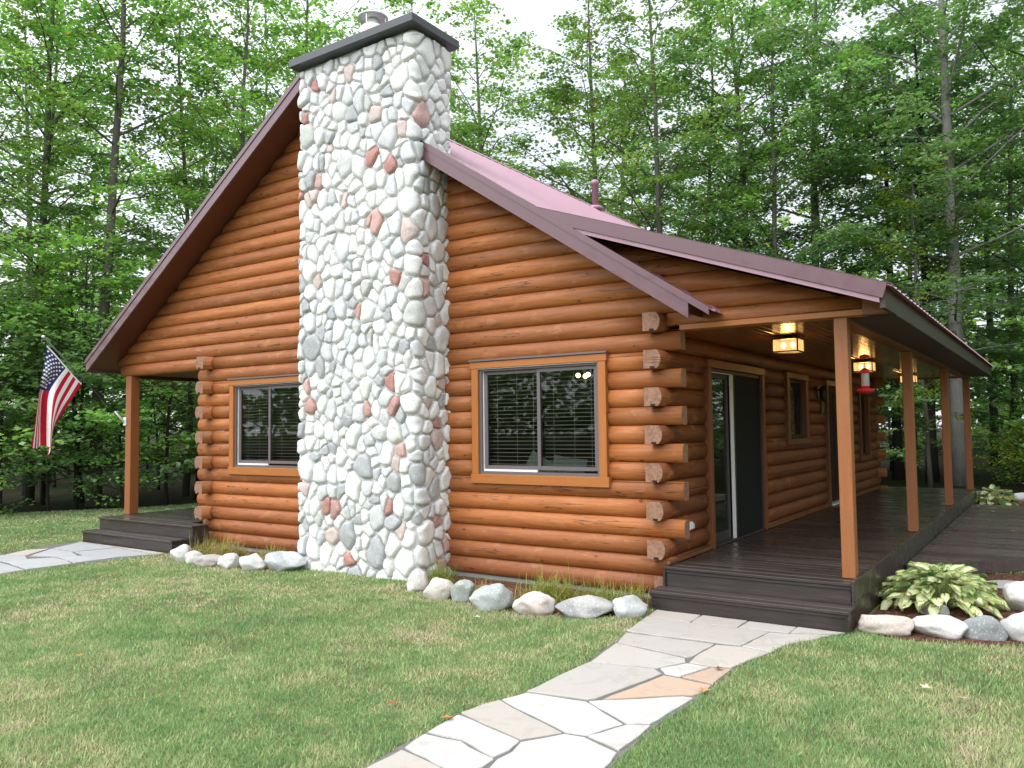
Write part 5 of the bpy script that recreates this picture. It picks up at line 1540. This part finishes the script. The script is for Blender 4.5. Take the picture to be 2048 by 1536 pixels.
for kind, x, y, s, rot, lab in [
    ('bush', 3.2, 17.6, 1.0, 0.0, 'yellow-green shrub at the right border behind the stone ring'),
    ('bush', 2.4, 19.6, 0.9, 2.0, 'small yellow-green shrub right of the last porch post'),
    ('bush2', 2.9, 20.6, 1.1, 1.0, 'darker green shrub behind the yellow-green ones at the right'),
    ('sap2', 2.2, 23.0, 0.9, 3.0, 'young layered tree right of the last porch post'),
    ('sap2', -1.2, 17.8, 0.8, 0.5, 'young blue-green tree at the back corner of the log wall'),
    ('sap1', -0.4, 24.0, 0.8, 1.5, 'young tree seen between the second and third post in the distance'),
    ('sap1', 4.6, 19.2, 1.0, 4.2, 'young tree just outside the right border')]:
    tree(kind, x, y, s, rot, lab, GB_, 'shrub' if kind.startswith('bush') else 'tree', 'shrub' if kind.startswith('bush') else 'young_tree')
# the rest of the woods: alike, told apart by nothing
rd = random.Random(77)
placed = []
cnt = 0
GR = 'look-alike trees deeper in the woods'
for d in (27.5, 32.5, 38.5, 46):
    step = {27.5: 4.8, 32.5: 4.8, 38.5: 5.2, 46: 5.4}[d]
    az = radians(90 - 6)
    while az < radians(90 + 76):
        a = az + rd.uniform(-.3, .3) * step / d; r_ = d + rd.uniform(-1.8, 1.8)
        x, y = CAMX + r_ * cos(a), CAMY + r_ * sin(a)
        az += step / d
        if inside(np.array([x]), np.array([y]), LAWN)[0] or (x > -13 and y < 15.5): continue
        left = a > radians(90 + 46)
        if rd.random() < (0.62 if left else (0.42 if a > radians(90 + 22) else 0.12)): continue
        # leave the view under the porch roof a little more open near the ground
        k = rd.choice(['tall1', 'tall2', 'tall3', 'thin', 'yell'] if not left else ['tall1', 'tall2', 'thin', 'thin', 'yell'])
        tree(k, x, y, rd.uniform(0.8, 1.15), rd.uniform(0, 6.28), 'leafy tree standing in the dense woods behind the cabin', GR)
        cnt += 1
for i in range(46):
    d = rd.uniform(24, 44); a = radians(90 + rd.uniform(-5, 74)); x, y = CAMX + d * cos(a), CAMY + d * sin(a)
    if inside(np.array([x]), np.array([y]), LAWN)[0] or (x > -14 and y < 16): continue
    if -1.6 < x < 1.2 and y > 16: continue
    if a > radians(90 + 44) and i % 2: continue
    tree(rd.choice(['sap1', 'sap2', 'sap3']), x, y, rd.uniform(0.7, 1.1), rd.uniform(0, 6.28), 'young tree in the shade of the woods behind the cabin', 'look-alike young trees in the woods', name='young_tree')
# far woods that read as one mass
rg = np.random.default_rng(5)
N = 110000
a = rg.uniform(0, 2 * pi, N); r_ = rg.uniform(52, 68, N)
z = np.abs(rg.normal(0, 1, N)) * 6.5 + rg.uniform(0.2, 2.2, N)
cl = vnoise(a * 60, z * 0.5, 1.0, 31) + 0.5 * vnoise(a * 160, z, 1.0, 32)
ok = (cl > 0.55) & (z < 18) & (z > 0.3)
pts = np.stack([CAMX + r_ * np.cos(a), CAMY + r_ * np.sin(a), z], 1)[ok]
V = leaves_at(pts, 0.72, 0.7, rg); n = len(pts)
cols = np.zeros((n, 4, 3)); cols[:, :, 0] = np.clip(rg.normal(0.55, 0.2, n), 0, 0.94)[:, None]
o = obj('distant_woods', np_mesh('distant_woods', V.reshape(-1, 3), 4, cols.reshape(-1, 3), M['leaf']))
tag(o, 'distant green woods closing the view behind the nearer trees', 'woods', kind='stuff')

# ------------------------------------------------------------------ light, sky, camera
w = bpy.data.worlds.new('World'); sc.world = w; w.use_nodes = True
nt = w.node_tree; nt.nodes.clear()
out = nt.nodes.new('ShaderNodeOutputWorld')
sky = nt.nodes.new('ShaderNodeTexSky'); sky.sky_type = 'NISHITA'; sky.sun_disc = False
SUN_EL, SUN_AZ = radians(52), radians(200)        # azimuth measured clockwise from +Y
sky.sun_elevation = SUN_EL; sky.sun_rotation = SUN_AZ
b1 = nt.nodes.new('ShaderNodeBackground'); b1.inputs[1].default_value = 0.06
nt.links.new(sky.outputs[0], b1.inputs[0])
# overcast: a bright even cloud layer with soft variation
tc = nt.nodes.new('ShaderNodeTexCoord'); nz = nt.nodes.new('ShaderNodeTexNoise'); nz.inputs['Scale'].default_value = 2.2; nz.inputs['Detail'].default_value = 4
nt.links.new(tc.outputs['Generated'], nz.inputs['Vector'])
rp = nt.nodes.new('ShaderNodeValToRGB'); rp.color_ramp.elements[0].position = 0.3; rp.color_ramp.elements[0].color = (0.86, 0.90, 0.95, 1)
rp.color_ramp.elements[1].position = 0.7; rp.color_ramp.elements[1].color = (1.0, 1.0, 1.0, 1)
nt.links.new(nz.outputs['Fac'], rp.inputs[0])
b2 = nt.nodes.new('ShaderNodeBackground')
dp = nt.nodes.new('ShaderNodeVectorMath'); dp.operation = 'DOT_PRODUCT'
dp.inputs[1].default_value = (sin(SUN_AZ) * cos(SUN_EL), cos(SUN_AZ) * cos(SUN_EL), sin(SUN_EL)); nt.links.new(tc.outputs['Generated'], dp.inputs[0])
mr = nt.nodes.new('ShaderNodeMapRange'); mr.inputs['From Min'].default_value = -0.2; mr.inputs['From Max'].default_value = 1.0; mr.inputs['To Min'].default_value = 1.0; mr.inputs['To Max'].default_value = 2.9
mr.interpolation_type = 'SMOOTHSTEP'
nt.links.new(dp.outputs['Value'], mr.inputs['Value']); nt.links.new(mr.outputs[0], b2.inputs[1])
nt.links.new(rp.outputs[0], b2.inputs[0])
ad = nt.nodes.new('ShaderNodeAddShader'); nt.links.new(b1.outputs[0], ad.inputs[0]); nt.links.new(b2.outputs[0], ad.inputs[1])
nt.links.new(ad.outputs[0], out.inputs['Surface'])
L = bpy.data.lights.new('sun', 'SUN'); L.energy = 1.5; L.angle = radians(30); L.color = (1.0, 0.96, 0.90)
so_ = bpy.data.objects.new('sun', L); COL.objects.link(so_)
dirv = Vector((sin(SUN_AZ) * cos(SUN_EL), cos(SUN_AZ) * cos(SUN_EL), sin(SUN_EL)))
so_.rotation_euler = dirv.to_track_quat('Z', 'Y').to_euler(); so_.location = dirv * 60

cam = bpy.data.cameras.new('camera'); cam.sensor_width = 36; cam.lens = 36 * 1611.96 / 2048; cam.clip_end = 800; cam.clip_start = 0.1
co = bpy.data.objects.new('camera', cam); COL.objects.link(co)
yaw, pitch, roll = 0.598, 0.0553, -0.012
fw = Vector((-sin(yaw) * cos(pitch), cos(yaw) * cos(pitch), sin(pitch))); rt = Vector((cos(yaw), sin(yaw), 0)); up = rt.cross(fw)
r2 = rt * cos(roll) + up * sin(roll); u2 = -rt * sin(roll) + up * cos(roll)
m = Matrix((r2, u2, -fw)).transposed().to_4x4(); m.translation = Vector((3.5154, -8.1363, 1.8099))
co.matrix_world = m
sc.camera = co
sc.view_settings.view_transform = 'Standard'; sc.view_settings.look = 'None'; sc.view_settings.exposure = 0; sc.view_settings.gamma = 1
sc.render.engine = 'CYCLES'
sc.cycles.max_bounces = 7; sc.cycles.transparent_max_bounces = 12; sc.cycles.diffuse_bounces = 4; sc.cycles.glossy_bounces = 3
sc.cycles.sample_clamp_indirect = 6.0
sc.cycles.use_denoising = True
